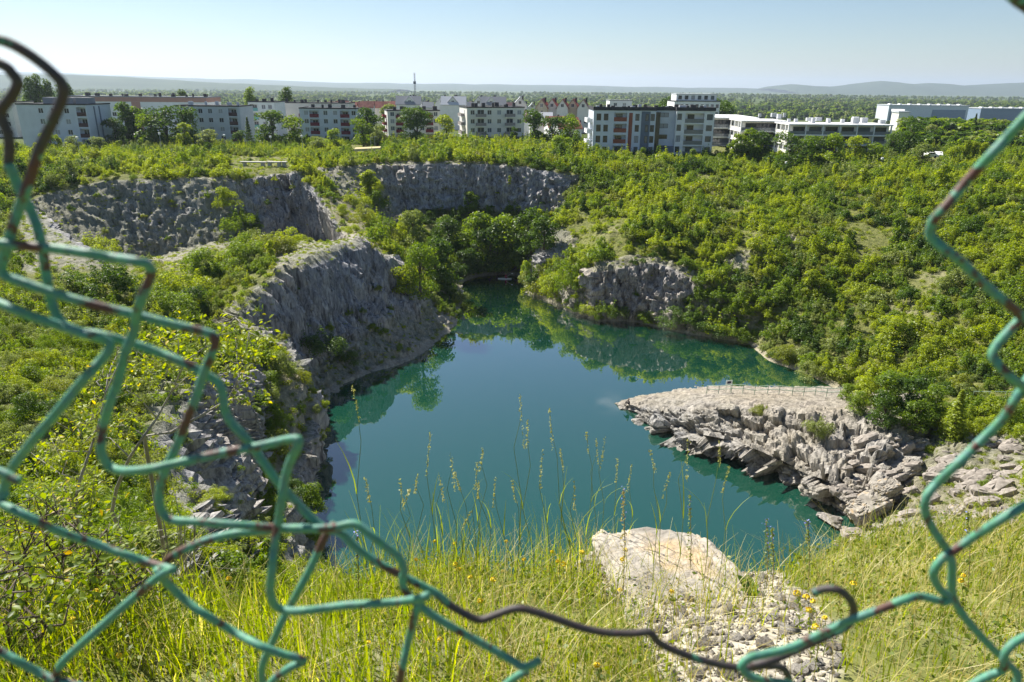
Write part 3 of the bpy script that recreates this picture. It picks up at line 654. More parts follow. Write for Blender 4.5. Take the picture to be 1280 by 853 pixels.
# stepped terrace building, three volumes
P0 = place(985, 165, 212); r10 = thing('terrace_building', 'low white terraced building with deep glazed balconies behind the right trees', 'building', P0, 0)
def terr(x, y, w, d, h, bays):
    n = 3; st = h / n
    volume(r10, x, y + 1.6, w, d - 1.6, h, W_CREAM, {'front': []}, parapet=0, roofm=R_SILVER, name='wall')
    for k in range(n + 1):
        MB().box(x - 1.4, x + w + 0.3, y - 0.2, y + d, k * st - 0.14 + (0.24 if k == n else 0), k * st + 0.18 + (0.24 if k == n else 0)).build('slab', W_WHITE, r10)
    for i in range(bays + 1):
        px = x - 1.2 + i * (w + 1.2) / bays; MB().box(px - 0.15, px + 0.15, y, y + 0.5, 0.18, h + 0.08).build('column', W_WHITE, r10)
    for j in range(3): MB().box(x - 1.3, x - 0.95, y + 2.6 + j * d / 3.2, y + 3.0 + j * d / 3.2, 0.18, h + 0.08).build('column', W_WHITE, r10)
    for k in range(n):
        MB().box(x - 1.1, x + w + 0.1, y + 0.08, y + 0.13, k * st + 0.2, k * st + 1.1).build('railing', M_RAIL, r10)
        MB().box(x - 1.2, x - 1.12, y + 0.6, y + d - 0.5, k * st + 0.2, k * st + 1.1).build('railing', W_CREAM, r10)
        for i in range(bays):
            px = x + i * w / bays + 0.5; f, p = window_meshes(w / bays - 1.2, st - 0.6, M_FRAMED, 0 if (i + k) % 3 else 1); wo = obj('window', f, r10, (px, y + 1.52, k * st + 0.2), 0); obj('pane', p, wo)
h = aty(985, 157, 212)[2] - GZ
S = lambda u: pix2s(P0, 0, u, 165)
terr(1.4, 0, S(1114) - 1.4, 12, h, 6); terr(S(948), 12.5, 12, 13, h + 0.3, 1); terr(S(921), 26, 14, 24, h + 0.6, 1); site((P0[0] - 18, P0[1], 0), 0, S(1114) + 18, 40)
units(r10, S(1114), 12, h + 0.3, 11, M_BOX, 1.3, 31); units(r10, 12, 38, h + 0.8, 6, M_BOX, 1.2, 32)
# warehouse halls far right
def hall(label, u0, u1, vt, Y, wm, d=60, strip=None, vb=None):
    z = plain_z(np.array([aty(u0, 130, Y)[0]]), np.array([float(Y)]))[0] - 0.3
    P0 = (aty(u0, 130, Y)[0], Y, z); w = wsolve(P0, 0, u1, 130); h = aty(u0, vt, Y)[2] - z
    r = thing('warehouse', label, 'warehouse', P0, 0)
    MB().box(0, w, 0, d, 0, h).build('wall', wm, r); MB().box(-0.5, w + 0.5, -0.5, d, h, h + 0.8).build('roof', R_SILVER, r)
    if strip:
        for a, b, m_ in strip: MB().box(w * a, w * b, -0.4, -0.02, h * 0.05, h * 0.78).build('panel', m_, r)
    for i in range(8): MB().box(w * (i + 0.3) / 8, w * (i + 0.5) / 8, 6, 12, h + 0.8, h + 2).build('roof_light', W_WHITE, r)
    return r
W_HALL = wallmat('hall_white', (0.60, 0.64, 0.69)); W_HBLUE = wallmat('hall_blue_grey', (0.20, 0.27, 0.36))
hall('large white warehouse with blue-grey gates beyond the woods', 1112, 1212, 132, 900, W_HALL, 30, [(0.02, 0.12, W_HBLUE), (0.55, 0.97, W_HBLUE)])
hall('low grey warehouse at the far right edge of the plain', 1228, 1330, 136, 930, W_HBLUE, 30)
hall('small pale hall among trees left of the large warehouse', 1126, 1139, 141, 520, W_CREAM, 10)
# gabled houses of the estate behind the blocks
def gable_house(label, u, Y, w, d, hw, hr, wm, rm, rot, group, dz=0.0):
    x = aty(u, 130, Y)[0]; z = float(plain_z(np.array([x]), np.array([float(Y)]))[0]) - 0.2 + dz
    r = thing('house', label, 'house', (x, Y, z), rot, group)
    wl = MB().box(-w / 2, w / 2, 0, d, 0, hw)
    if True:
        wl.add([(-w / 2, 0, hw), (w / 2, 0, hw), (0, 0, hw + hr), (-w / 2, d, hw), (w / 2, d, hw), (0, d, hw + hr)], [(0, 1, 2), (4, 3, 5)])
    wl.build('wall', wm, r)
    e = 0.35; k = hr / (w / 2)
    rf = MB()
    for sgn in (-1, 1):
        a = [(0, -e, hw + hr + 0.05), (sgn * (w / 2 + e), -e, hw - e * k + 0.05), (sgn * (w / 2 + e), d + e, hw - e * k + 0.05), (0, d + e, hw + hr + 0.05)]
        b = [(p[0], p[1], p[2] + 0.22) for p in a]
        rf.add(a + b, [(0, 1, 2, 3), (4, 5, 6, 7), (0, 1, 5, 4), (1, 2, 6, 5), (2, 3, 7, 6), (3, 0, 4, 7)])
    ro = rf.build('roof', rm, r); MB().box(w * 0.15, w * 0.15 + 0.7, d * 0.4, d * 0.4 + 0.7, hw + hr * 0.4, hw + hr + 0.7).build('chimney', M_CHIM, ro)
    for zz in (1.0, 3.8, hw + 0.3):
        for s in ((-w * 0.24, w * 0.24) if zz < hw else (0,)):
            if zz + 1.3 > hw + hr * 0.7: continue
            f, p = window_meshes(1.2, 1.3, M_FRAME, 0); wo = obj('window', f, r, (s - 0.6, -0.075, zz), 0); obj('pane', p, wo)
    return r
gg = 'houses of the red-roofed terrace behind the modern block'
for i, u in enumerate((677, 690, 703, 716, 729)):
    gable_house('tall gabled house with red tiled roof, %s in the terrace of five' % ('leftmost', 'second', 'middle one', 'fourth', 'rightmost')[i], u, 300 + 3 * (i % 2), 4.5, 11, 9.6, 3.2, (W_YELLOW, W_CREAM, W_CREAM, W_YELLOW, W_CREAM)[i], R_RED, RAD(-8), gg)
gg = 'far houses of the estate on the plain'
rr = random.Random(4)
for i in range(26):
    u = 428 + i * 9.5 + rr.uniform(-2, 2)
    if u > 668: break
    redz = u < 512
    gable_house('small far %s house in the estate beyond the apartment blocks' % ('red-roofed' if redz else 'grey-roofed'), u, rr.uniform(385, 420), rr.uniform(4, 5.5), 6.5, 8.2, rr.uniform(2.2, 3.0), rr.choice((W_CREAM, W_WHITE, W_BEIGE)), R_RED if redz else (R_GREY, R_SILVER, R_PLUM)[i % 3], rr.choice((0, RAD(90), RAD(12))) if not redz else RAD(90), gg + (' with red roofs' if redz else ' with grey roofs'))
gg = 'nearer grey gabled row houses behind the central block'
for i, u in enumerate((512, 526, 552, 566, 582, 598, 614, 632, 650)):
    gable_house('grey-roofed pale row house behind the cream blocks, %s' % ('leftmost', 'second', 'third', 'fourth', 'fifth', 'sixth', 'seventh', 'eighth', 'rightmost')[i], u, 318 + 2 * (i % 3), 5.6, 10, 10.2, 3.0, W_WHITE, R_GREY if i % 2 else R_SILVER, RAD(90) if i % 3 == 1 else 0, gg)
for i, (u, Y) in enumerate(((655, 290), (668, 285), (690, 272), (712, 262), (722, 255))):
    gable_house('low house between the trees left of the modern block, roof %s' % ('grey', 'plum', 'white', 'red', 'dark red')[i], u, Y, 8, 8, 4.6 if i > 2 else 5.5, 3.2, W_WHITE, (R_GREY, R_PLUM, R_SILVER, R_RED, R_RED)[i], RAD(70 + 10 * i), 'low houses between the trees')
# building cut by the left picture edge
std_block('pale block with ochre gable behind the wires at the left picture edge', -40, 250, 20, 128, 0.0, 12, W_CREAM, (-20, 0, 12), (), W_BROWN, chim=4, seed=14)
# mast
x, y, z = aty(519, 124, 430); r = thing('radio_mast', 'thin lattice radio mast rising above the roofs', 'mast', (x, y, 12), 0)
M_MAST = mat('mast_steel', (0.30, 0.31, 0.33), 0.5, metal=0.3); top = aty(519, 91, 430)[2] - 12
mb = MB()
for a in range(3):
    ca, sa = math.cos(a * 2.094), math.sin(a * 2.094); mb.tube([(ca * 0.6, sa * 0.6, 0), (ca * 0.35, sa * 0.35, top)], 0.09, 4)
for k in range(int(top / 1.5)):
    for a in range(3):
        rr_ = 0.6 - 0.25 * k * 1.5 / top; b = a + 1
        mb.tube([(math.cos(a * 2.094) * rr_, math.sin(a * 2.094) * rr_, k * 1.5), (math.cos(b * 2.094) * rr_, math.sin(b * 2.094) * rr_, k * 1.5 + 1.5)], 0.05, 3)
mb.build('lattice', M_MAST, r); MB().box(-0.7, 0.7, -0.7, 0.7, top - 6, top - 4.6).build('antenna', W_SLATE, r)
# ================================================================== vegetation
def leaf_quads(C, Nrm, s, fold=0.25, asp=0.55, rg=rng):
    """diamond leaves (folded quads) at C facing Nrm"""
    n = len(C); Nrm = Nrm / (np.linalg.norm(Nrm, axis=1, keepdims=True) + 1e-9)
    r = rg.normal(size=(n, 3)); T = np.cross(Nrm, r); T /= np.linalg.norm(T, axis=1, keepdims=True) + 1e-9; B = np.cross(Nrm, T)
    s = np.broadcast_to(s, (n,))[:, None]
    V = np.stack([C - T * s * 0.5, C + B * s * asp * 0.5 + Nrm * s * fold * 0.5, C + T * s * 0.5, C - B * s * asp * 0.5 + Nrm * s * fold * 0.5], 1).reshape(-1, 3)
    return V, np.arange(4 * n).reshape(n, 4)
def cloud(n, blobs, s, seed, inner=0.25, flat=1.0):
    rg = np.random.default_rng(seed); bl = np.array(blobs); w = bl[:, 3] ** 2; k = rg.choice(len(bl), n, p=w / w.sum())
    d = rg.normal(size=(n, 3)); d /= np.linalg.norm(d, axis=1, keepdims=True); d[:, 2] = np.where(d[:, 2] < -0.3, -d[:, 2], d[:, 2])
    rad = bl[k, 3] * np.where(rg.random(n) < inner, rg.uniform(0.3, 0.8, n), rg.uniform(0.82, 1.08, n))
    lump = 1 + 0.22 * fbm(d * 2.3 + bl[k, :3] * 7, 2, seed)
    C = bl[k, :3] + d * (rad * lump)[:, None] * (1, 1, flat)
    C[:, 2] = np.maximum(C[:, 2], 0.01)
    Nn_ = d + rg.normal(size=(n, 3)) * 0.7 + (0, 0, 0.35)
    return leaf_quads(C, Nn_, s * rg.uniform(0.6, 1.35, n), rg=rg)
def bush_blobs(seed, n=11, tall=0.7):
    rg = np.random.default_rng(seed); b = []; n += 5
    for k in range(4):
        a = rg.uniform(0, 6.28); r = rg.uniform(0.05, 0.34); top = rg.uniform(0.6, 1.0) * (1 - 0.7 * r); lean = rg.normal() * 0.1
        for q in range(5): b.append((r * math.cos(a) + lean * q / 5, r * math.sin(a), top * (0.45 + 0.55 * q / 4), 0.085 * (1 - 0.13 * q)))
    for i in range(n):
        a = rg.uniform(0, 6.28); r = 0.42 * math.sqrt(rg.random()); hgt = rg.uniform(0.12, tall * (1 - r)); b.append((r * math.cos(a), r * math.sin(a), hgt, rg.uniform(0.08, 0.20)))
    return b
BUSH_COL = {
 'yellow-green': leaf_mat('leaf_yellow_green', (0.10, 0.14, 0.013), (0.235, 0.27, 0.030), (0.33, 0.33, 0.05), 0.48),
 'green': leaf_mat('leaf_green', (0.055, 0.098, 0.014), (0.15, 0.20, 0.030), (0.23, 0.26, 0.06), 0.45),
 'dark green': leaf_mat('leaf_dark_green', (0.026, 0.055, 0.012), (0.075, 0.12, 0.024), (0.13, 0.17, 0.04), 0.34),
 'grey-green': leaf_mat('leaf_grey_green', (0.08, 0.11, 0.038), (0.19, 0.215, 0.08), (0.29, 0.29, 0.13), 0.36),
 'olive': leaf_mat('leaf_olive', (0.09, 0.115, 0.026), (0.21, 0.225, 0.05), (0.34, 0.31, 0.12), 0.40),
}
NB = 6
BUSH_SHAPES = [cloud(1900, bush_blobs(100 + i, 9 + i % 4, 0.55 + 0.08 * (i % 4)), 0.062, 200 + i) for i in range(NB)]
BUSH_FINE = [cloud(5200, bush_blobs(140 + i, 13, 0.65 + 0.1 * (i % 3)), 0.034, 240 + i, 0.3) for i in range(4)]
_bm = {}
def bush_mesh(i, colr, fine=False):
    k = (i, colr, fine)
    if k not in _bm:
        V, Fq = (BUSH_FINE if fine else BUSH_SHAPES)[i]; _bm[k] = mesh('bush', V, Fq, BUSH_COL[colr])
    return _bm[k]
M_BARK = mat('bark', (0.13, 0.105, 0.085), 0.95, 0.1, noise=0.3, nscale=9, bump=0.02); M_BARKP = mat('pale_bark', (0.30, 0.28, 0.25), 0.95, 0.1, noise=0.25, nscale=9)
# trees of unit height: trunk with limbs, and crown
def tree_parts(kind, seed, n=2600):
    rg = np.random.default_rng(seed); tr = MB()
    if kind == 'poplar':
        bl = []
        for i in range(26): z = 0.12 + 0.84 * i / 25; w = 0.075 * math.sin(math.pi * min(1, 0.12 + 0.9 * (1 - i / 26))) + 0.02; bl.append((rg.normal() * 0.018, rg.normal() * 0.018, z, w))
        tr.tube([(0, 0, 0), (0.004, 0, 0.5), (0, 0, 0.93)], [0.02, 0.012, 0.003], 6)
        for i in range(10): z = 0.15 + 0.07 * i; a = i * 2.4; tr.tube([(0, 0, z), (0.05 * math.cos(a), 0.05 * math.sin(a), z + 0.14)], [0.006, 0.002], 4)
        return tr, cloud(n, bl, 0.03, seed + 1)
    if kind == 'spruce':
        V = []; C = []; Nr = []
        tr.tube([(0, 0, 0), (0, 0, 0.98)], [0.018, 0.002], 6)
        for i in range(n):
            z = 0.06 + 0.92 * rg.random() ** 1.4; tier = 0.75 + 0.25 * math.cos(z * 75); r = 0.20 * (1 - z) * tier * math.sqrt(rg.uniform(0.25, 1)) + 0.006; a = rg.uniform(0, 6.28)
            C.append((r * math.cos(a), r * math.sin(a), z - r * 0.35)); Nr.append((math.cos(a) * 0.6, math.sin(a) * 0.6, 0.9))
        return tr, leaf_quads(np.array(C), np.array(Nr) + rg.normal(size=(n, 3)) * 0.35, 0.035 * rg.uniform(0.6, 1.3, n), rg=rg)
    wd = {'round': 0.42, 'wide': 0.54, 'slim': 0.27, 'willow': 0.44}[kind]; z0c = {'round': 0.08, 'wide': 0.08, 'slim': 0.05, 'willow': 0.04}[kind]
    bl = []
    for i in range(17):
        a = rg.uniform(0, 6.28); zz = rg.uniform(z0c + 0.06, 0.86); t = (zz - z0c) / (0.95 - z0c); env = wd * math.sqrt(max(0.05, math.sin(math.pi * (0.18 + 0.74 * t)))) ; r = env * rg.uniform(0.15, 0.72)
        bl.append((r * math.cos(a), r * math.sin(a), zz, rg.uniform(0.10, 0.17) * (wd / 0.36) ** 0.5))
    bl.append((0, 0, 0.84, 0.12))
    for i in range(7): a = i * 0.9 + rg.uniform(-0.3, 0.3); bl.append((0.62 * wd * math.cos(a), 0.62 * wd * math.sin(a), rg.uniform(0.07, 0.2), rg.uniform(0.10, 0.15) * (wd / 0.42)))
    tr.tube([(0, 0, 0), (0.01, 0.005, 0.25), (-0.006, 0.004, 0.55), (0, 0, 0.85)], [0.03, 0.022, 0.013, 0.003], 7)
    for b in bl[::2]: tr.tube([(0, 0, max(0.12, b[2] - 0.3)), (b[0] * 0.5, b[1] * 0.5, b[2] - 0.1), b[:3]], [0.012, 0.008, 0.002], 5)
    return tr, cloud(n, bl, (0.042 if kind != 'willow' else 0.036) * (2600 / n) ** 0.4 * 1.35, seed + 1, 0.3)
_tp = {}
def tree(name, label, x, y, z, hgt, kind, colr, group=None, var=0, wid=1.0, rz=None, n=2600, cat='tree'):
    k = (kind, colr, var, n)
    if k not in _tp:
        tr, (V, Fq) = tree_parts(kind, 500 + 31 * var + len(kind), n); _tp[k] = (tr.mesh('trunk', M_BARK, True), mesh('crown', V, Fq, BUSH_COL[colr]))
    t = thing(name, label, cat, (x, y, z), random.uniform(0, 6.28) if rz is None else rz, group); t.scale = (hgt * wid * 1.15, hgt * wid * 1.15, hgt)
    obj('trunk', _tp[k][0], t); obj('crown', _tp[k][1], t)
    return t
# ---- scatter by geometry nodes: variants lie in the same mesh as the points they are set on
def gn_scatter(name, variants, mats, pts, scl, rot, vid, label, cat):
    V = []; Fq = []; vv = []; mi = []; n0 = 0
    for i, (a, b) in enumerate(variants):
        V.append(a); Fq.append(b + n0); vv.append(np.full(len(a), i)); mi.append(np.full(len(b), i)); n0 += len(a)
    V.append(np.asarray(pts)); m = len(pts); allV = np.concatenate(V); Fq = np.concatenate(Fq)
    me = mesh(name, allV, Fq)
    for q in mats: me.materials.append(q)
    me.polygons.foreach_set('material_index', np.concatenate(mi).astype(np.int32))
    a = me.attributes.new('vid', 'INT', 'POINT'); a.data.foreach_set('value', np.concatenate(vv + [np.asarray(vid)]).astype(np.int32))
    a = me.attributes.new('ispt', 'BOOLEAN', 'POINT'); a.data.foreach_set('value', np.concatenate([np.zeros(n0, bool), np.ones(m, bool)]))
    a = me.attributes.new('scl', 'FLOAT_VECTOR', 'POINT'); a.data.foreach_set('vector', np.concatenate([np.ones((n0, 3)), np.asarray(scl)]).astype(np.float32).ravel())
    a = me.attributes.new('rot', 'FLOAT_VECTOR', 'POINT'); a.data.foreach_set('vector', np.concatenate([np.zeros((n0, 3)), np.asarray(rot)]).astype(np.float32).ravel())
    o = obj(name, me); tag(o, label, cat, kind='stuff')
    ng = bpy.data.node_groups.new(name, 'GeometryNodeTree')
    ng.interface.new_socket('Geometry', in_out='INPUT', socket_type='NodeSocketGeometry'); ng.interface.new_socket('Geometry', in_out='OUTPUT', socket_type='NodeSocketGeometry')
    N = ng.nodes; L = ng.links; gi = N.new('NodeGroupInput'); go = N.new('NodeGroupOutput')
    def na(nm, ty): q = N.new('GeometryNodeInputNamedAttribute'); q.data_type = ty; q.inputs['Name'].default_value = nm; return [s for s in q.outputs if s.enabled and s.name == 'Attribute'][0]
    sp = N.new('GeometryNodeSeparateGeometry'); sp.domain = 'POINT'; L.new(gi.outputs[0], sp.inputs[0]); L.new(na('ispt', 'BOOLEAN'), sp.inputs['Selection'])
    si = N.new('GeometryNodeSplitToInstances'); si.domain = 'POINT'; L.new(sp.outputs[1], si.inputs[0]); L.new(na('vid', 'INT'), si.inputs['Group ID'])
    ip = N.new('GeometryNodeInstanceOnPoints'); L.new(sp.outputs[0], ip.inputs['Points']); L.new(si.outputs[0], ip.inputs['Instance'])
    ip.inputs['Pick Instance'].default_value = True; L.new(na('vid', 'INT'), ip.inputs['Instance Index'])
    L.new(na('rot', 'FLOAT_VECTOR'), ip.inputs['Rotation']); L.new(na('scl', 'FLOAT_VECTOR'), ip.inputs['Scale'])
    L.new(ip.outputs[0], go.inputs[0])
    md = o.modifiers.new('scatter', 'NODES'); md.node_group = ng
    return o
# ---- where scrub grows: candidate points on the terrain
from mathutils.bvhtree import BVHTree
bvh = BVHTree.FromPolygons([tuple(p) for p in P1], FT.tolist())
bvh_h = BVHTree.FromPolygons([tuple(p) for p in PH1], FH.tolist())
def seen(p, tol=1.6):
    d = Vector(p) - Vector((0, 0, ZC)); L_ = d.length; d.normalize()
    for b in (bvh, bvh_h):
        h = b.ray_cast(Vector((0, 0, ZC)) + d * 3.0, d, L_ - 3.0)
        if h[0] is not None and h[3] + 3.0 < L_ - tol: return False
    return True
def ground_at(x, y, z=60.0):
    h = bvh.ray_cast(Vector((x, y, z)), Vector((0, 0, -1)))
    return h[0].z if h[0] is not None else GZ
fa = P1[FT]; cen_f = fa.mean(1); area = np.linalg.norm(np.cross(fa[:, 2] - fa[:, 0], fa[:, 3] - fa[:, 1]), axis=1) * 0.5
Uf, Vf, Df = proj(cen_f); rockf = rock[FT].mean(1); nzf = N1[FT][:, :, 2].mean(1)
nov = np.zeros(len(FT), bool)
for pl in ROCK_POLYS + [[(10, 245), (300, 224), (300, 312), (250, 340), (180, 362), (30, 372)], [(300, 235), (378, 214), (432, 298), (412, 336), (360, 316), (318, 282)], [(258, 402), (300, 368), (345, 332), (395, 312), (450, 292), (500, 326), (400, 420), (300, 420)]]: nov |= inpoly(Uf, Vf, pl)
NOVEG = [[(345, 470), (380, 470), (376, 520), (360, 600), (330, 640), (345, 560)], [(408, 240), (432, 242), (470, 300), (440, 306), (420, 300)], [(285, 196), (366, 196), (366, 222), (285, 222)], [(436, 182), (480, 182), (480, 198), (436, 198)],
         [(1150, 196), (1182, 196), (1182, 212), (1150, 212)], [(470, 400), (500, 402), (530, 440), (500, 452)], [(1050, 493), (1290, 496), (1290, 510), (1050, 506)], [(1060, 280), (1125, 282), (1105, 320), (1075, 330)]]
for pl in NOVEG: nov |= inpoly(Uf, Vf, pl)
dens = np.where(nov, 0.018, np.where(rockf > 0.65, 0.12, 1.0)) * (Df > 22) * (cen_f[:, 2] > 0.35) * (Uf > -140) * (Uf < 1420) * (Vf > 100) * (Vf < 800) * (Df < 260) * ~((Uf > 345) & (Uf < 1060) & (Vf > 600) & (Df < 60))
fgap = fbm(cen_f * 0.16, 3, 90); dens = dens * np.where(fgap > 0.24, 0.12, 1.0)
prob = area * dens; prob = prob / prob.sum()
NC = 30000; pick = rng.choice(len(FT), NC, p=prob); bary = rng.random((NC, 2))
q = fa[pick]; cand = q[:, 0] + (q[:, 1] - q[:, 0]) * bary[:, :1] + (q[:, 3] - q[:, 0]) * bary[:, 1:]
for (sx_, sy_, rt, w_, d_) in SITES:
    lx = (cand[:, 0] - sx_) * math.cos(rt) + (cand[:, 1] - sy_) * math.sin(rt); ly = -(cand[:, 0] - sx_) * math.sin(rt) + (cand[:, 1] - sy_) * math.cos(rt)
    k = (lx > -3) & (lx < w_ + 3) & (ly > -2.2) & (ly < d_ + 2); cand = cand[~k]; pick = pick[~k]
size = np.clip(rng.lognormal(0.52, 0.46, len(cand)), 0.7, 4.4)
uc, vc, dc = proj(cand)
size = np.where(nov[pick], np.minimum(size, 1.5), size)
size = np.where((vc > 330) & (uc < 330), np.minimum(size, 2.4) * 0.85, size)          # low scrub on the left shelf
flat = (cand[:, 1] > 172) & (cand[:, 1] < 250) & (cand[:, 2] > 17); size = np.where(flat & (uc < 560), np.clip(size, 1.2, 2.9), size)
size = np.where((uc > 480) & (uc < 735) & (vc < 212) & (vc > 180), np.clip(size * 1.35, 2.4, 4.6), size)
order = np.argsort(-size); cell = {}; keep = []
for i in order:
    p = cand[i]; r = 0.48 * size[i]; kx, ky = int(p[0] // 2.2), int(p[1] // 2.2); ok = True
    for a in (-1, 0, 1):
        for b in (-1, 0, 1):
            for (o3, ro) in cell.get((kx + a, ky + b), ()):
                if (p[0] - o3[0]) ** 2 + (p[1] - o3[1]) ** 2 + (p[2] - o3[2]) ** 2 < (0.52 * (r + ro)) ** 2: ok = False; break
            if not ok: break
        if not ok: break
    if ok: cell.setdefault((kx, ky), []).append((p, r)); keep.append(i)
keep = np.array(keep); P_b = cand[keep]; S_b = size[keep]; u_b, v_b, d_b = proj(P_b)
vis = np.array([seen(p + np.array((0, 0, s * 0.6)), 2.0 + s * 0.5) for p, s in zip(P_b, S_b)])
P_b, S_b, u_b, v_b, d_b = P_b[vis], S_b[vis], u_b[vis], v_b[vis], d_b[vis]
cn = fbm(P_b * 0.09, 3, 120) + 0.55 * rng.normal(size=len(P_b)) * 0.5
COLN = ['yellow-green', 'green', 'dark green', 'grey-green', 'olive']
cidx = np.where(cn > 0.06, 0, np.where(cn > -0.28, 1, np.where(cn > -0.42, 3, 2)))
cidx = np.where((rng.random(len(P_b)) < 0.06), 4, cidx)
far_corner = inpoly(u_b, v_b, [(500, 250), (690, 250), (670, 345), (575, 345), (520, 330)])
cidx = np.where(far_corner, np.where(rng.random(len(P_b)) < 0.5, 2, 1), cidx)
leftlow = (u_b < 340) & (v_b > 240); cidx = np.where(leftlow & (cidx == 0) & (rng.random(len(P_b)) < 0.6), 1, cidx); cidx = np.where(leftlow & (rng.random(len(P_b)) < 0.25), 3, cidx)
inframe = (u_b > -5) & (u_b < 1285) & (v_b < 700)
score = np.where(inframe, S_b / d_b, 0); top = np.argsort(-score)[:300]; is_top = np.zeros(len(P_b), bool); is_top[top] = True
def region(u, v, x, y):
    if v < 202 and u < 480: return 'on the level ground above the left cliff', 'left plateau scrub'
    if v < 222 and u < 735: return 'in the hedge along the far cliff top', 'far cliff top hedge'
    if v < 222: return 'below the apartment blocks on the right rim', 'right rim scrub'
    if u < 330 and v < 300: return 'along the rim above the grey left wall', 'left rim scrub'
    if u < 420 and v < 420: return 'in the hollow below the grey left wall', 'left hollow scrub'
    if u < 420: return 'on the near left shelf behind the wires', 'near left shelf scrub'
    if u < 690 and v < 350: return 'in the shaded far corner of the lake', 'far corner scrub'
    if u < 690: return 'on the ledges of the left cliff', 'left cliff ledge plants'
    if v > 490: return 'beside the rocky headland on the right', 'headland scrub'
    if u > 1160: return 'on the right slope behind the right-hand wire', 'right slope scrub by the wire'
    if u < 880: return 'on the rocky spur right of the far corner', 'rocky spur scrub'
    return 'on the big right-hand slope above the lake', 'right slope scrub'
BUSHES = {}
ORD = ['leftmost', 'second', 'third', 'fourth', 'fifth']
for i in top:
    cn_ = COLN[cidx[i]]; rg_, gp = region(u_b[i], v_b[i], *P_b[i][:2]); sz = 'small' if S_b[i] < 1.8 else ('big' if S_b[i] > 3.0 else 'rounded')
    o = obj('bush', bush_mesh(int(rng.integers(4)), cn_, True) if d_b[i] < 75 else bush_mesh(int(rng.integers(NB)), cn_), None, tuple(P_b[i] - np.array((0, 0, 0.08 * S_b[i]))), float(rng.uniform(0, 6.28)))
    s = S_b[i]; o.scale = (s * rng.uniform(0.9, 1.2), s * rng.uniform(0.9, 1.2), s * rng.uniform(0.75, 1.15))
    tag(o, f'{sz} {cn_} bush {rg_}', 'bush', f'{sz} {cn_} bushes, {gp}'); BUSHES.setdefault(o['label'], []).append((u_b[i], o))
for lb, lst in BUSHES.items():
    if 2 <= len(lst) <= 5:
        for k, (_, o) in enumerate(sorted(lst, key=lambda q: q[0])): o['label'] = lb + ', ' + (ORD[k] if k < len(lst) - 1 else 'rightmost')
r_ = ~is_top; nr_ = int(r_.sum())
variants = []; mats_ = []
for ci, c in enumerate(COLN):
    for k in range(3): variants.append(BUSH_SHAPES[(ci + 2 * k) % NB]); mats_.append(BUSH_COL[c])
for k, c in enumerate(('green', 'yellow-green', 'dark green')): variants.append(tree_parts('slim', 820 + k, 1500)[1]); mats_.append(BUSH_COL[c])
vid_ = cidx[r_] * 3 + rng.integers(0, 3, nr_); slim_ = (rng.random(nr_) < 0.025) & (S_b[r_] > 1.2); vid_ = np.where(slim_, 15 + rng.integers(0, 3, nr_), vid_)
sc3 = np.stack([S_b[r_] * rng.uniform(0.9, 1.25, nr_), S_b[r_] * rng.uniform(0.9, 1.25, nr_), S_b[r_] * rng.uniform(0.75, 1.2, nr_)], 1); sc3[slim_] *= (1.15, 1.15, 1.35)
gn_scatter('scrub', variants, mats_, P_b[r_] - np.stack([0 * S_b[r_], 0 * S_b[r_], 0.08 * S_b[r_]], 1), sc3, np.stack([rng.normal(size=nr_) * 0.08, rng.normal(size=nr_) * 0.08, rng.uniform(0, 6.28, nr_)], 1), vid_,
           'dense low scrub of mixed green bushes covering the quarry slopes', 'scrub')
print('bushes', len(P_b), 'stuff', nr_, 'plateau', int((P_b[:, 1] > 196).sum()), 'cand', int((cand[:, 1] > 196).sum()))
# low herbs and tussocks between the bushes
prob2 = area * np.where(rockf > 0.8, 0.05, 1.0) * (Df > 18) * (Df < 190) * (cen_f[:, 2] > 0.2) * (Uf > -60) * (Uf < 1340) * (Vf > 190) * (Vf < 780) / np.maximum(Df, 30) ; prob2 /= prob2.sum()
NT = 16000; pk = rng.choice(len(FT), NT, p=prob2); q = fa[pk]; bb = rng.random((NT, 2)); tp = q[:, 0] + (q[:, 1] - q[:, 0]) * bb[:, :1] + (q[:, 3] - q[:, 0]) * bb[:, 1:]
onrock = rockf[pk] > 0.5
TUSS = []
for i in range(4):
    rg = np.random.default_rng(900 + i); n = 130; C = np.stack([rg.normal(size=n) * 0.3, rg.normal(size=n) * 0.3, rg.random(n) * 0.45], 1); TUSS.append(leaf_quads(C, rg.normal(size=(n, 3)) + (0, 0, 0.3), 0.22 * rg.uniform(0.6, 1.4, n), asp=0.4, rg=rg))
s_ = rng.uniform(0.35, 0.95, NT) * np.where(onrock, 0.6, 1)
gn_scatter('ground_cover', TUSS, [BUSH_COL['green'], BUSH_COL['yellow-green'], BUSH_COL['olive'], BUSH_COL['grey-green']], tp, np.stack([s_, s_, s_], 1), np.stack([0 * s_, 0 * s_, rng.uniform(0, 6.28, NT)], 1), rng.integers(0, 4, NT),
           'low herbs and grass tussocks between the bushes', 'ground cover')
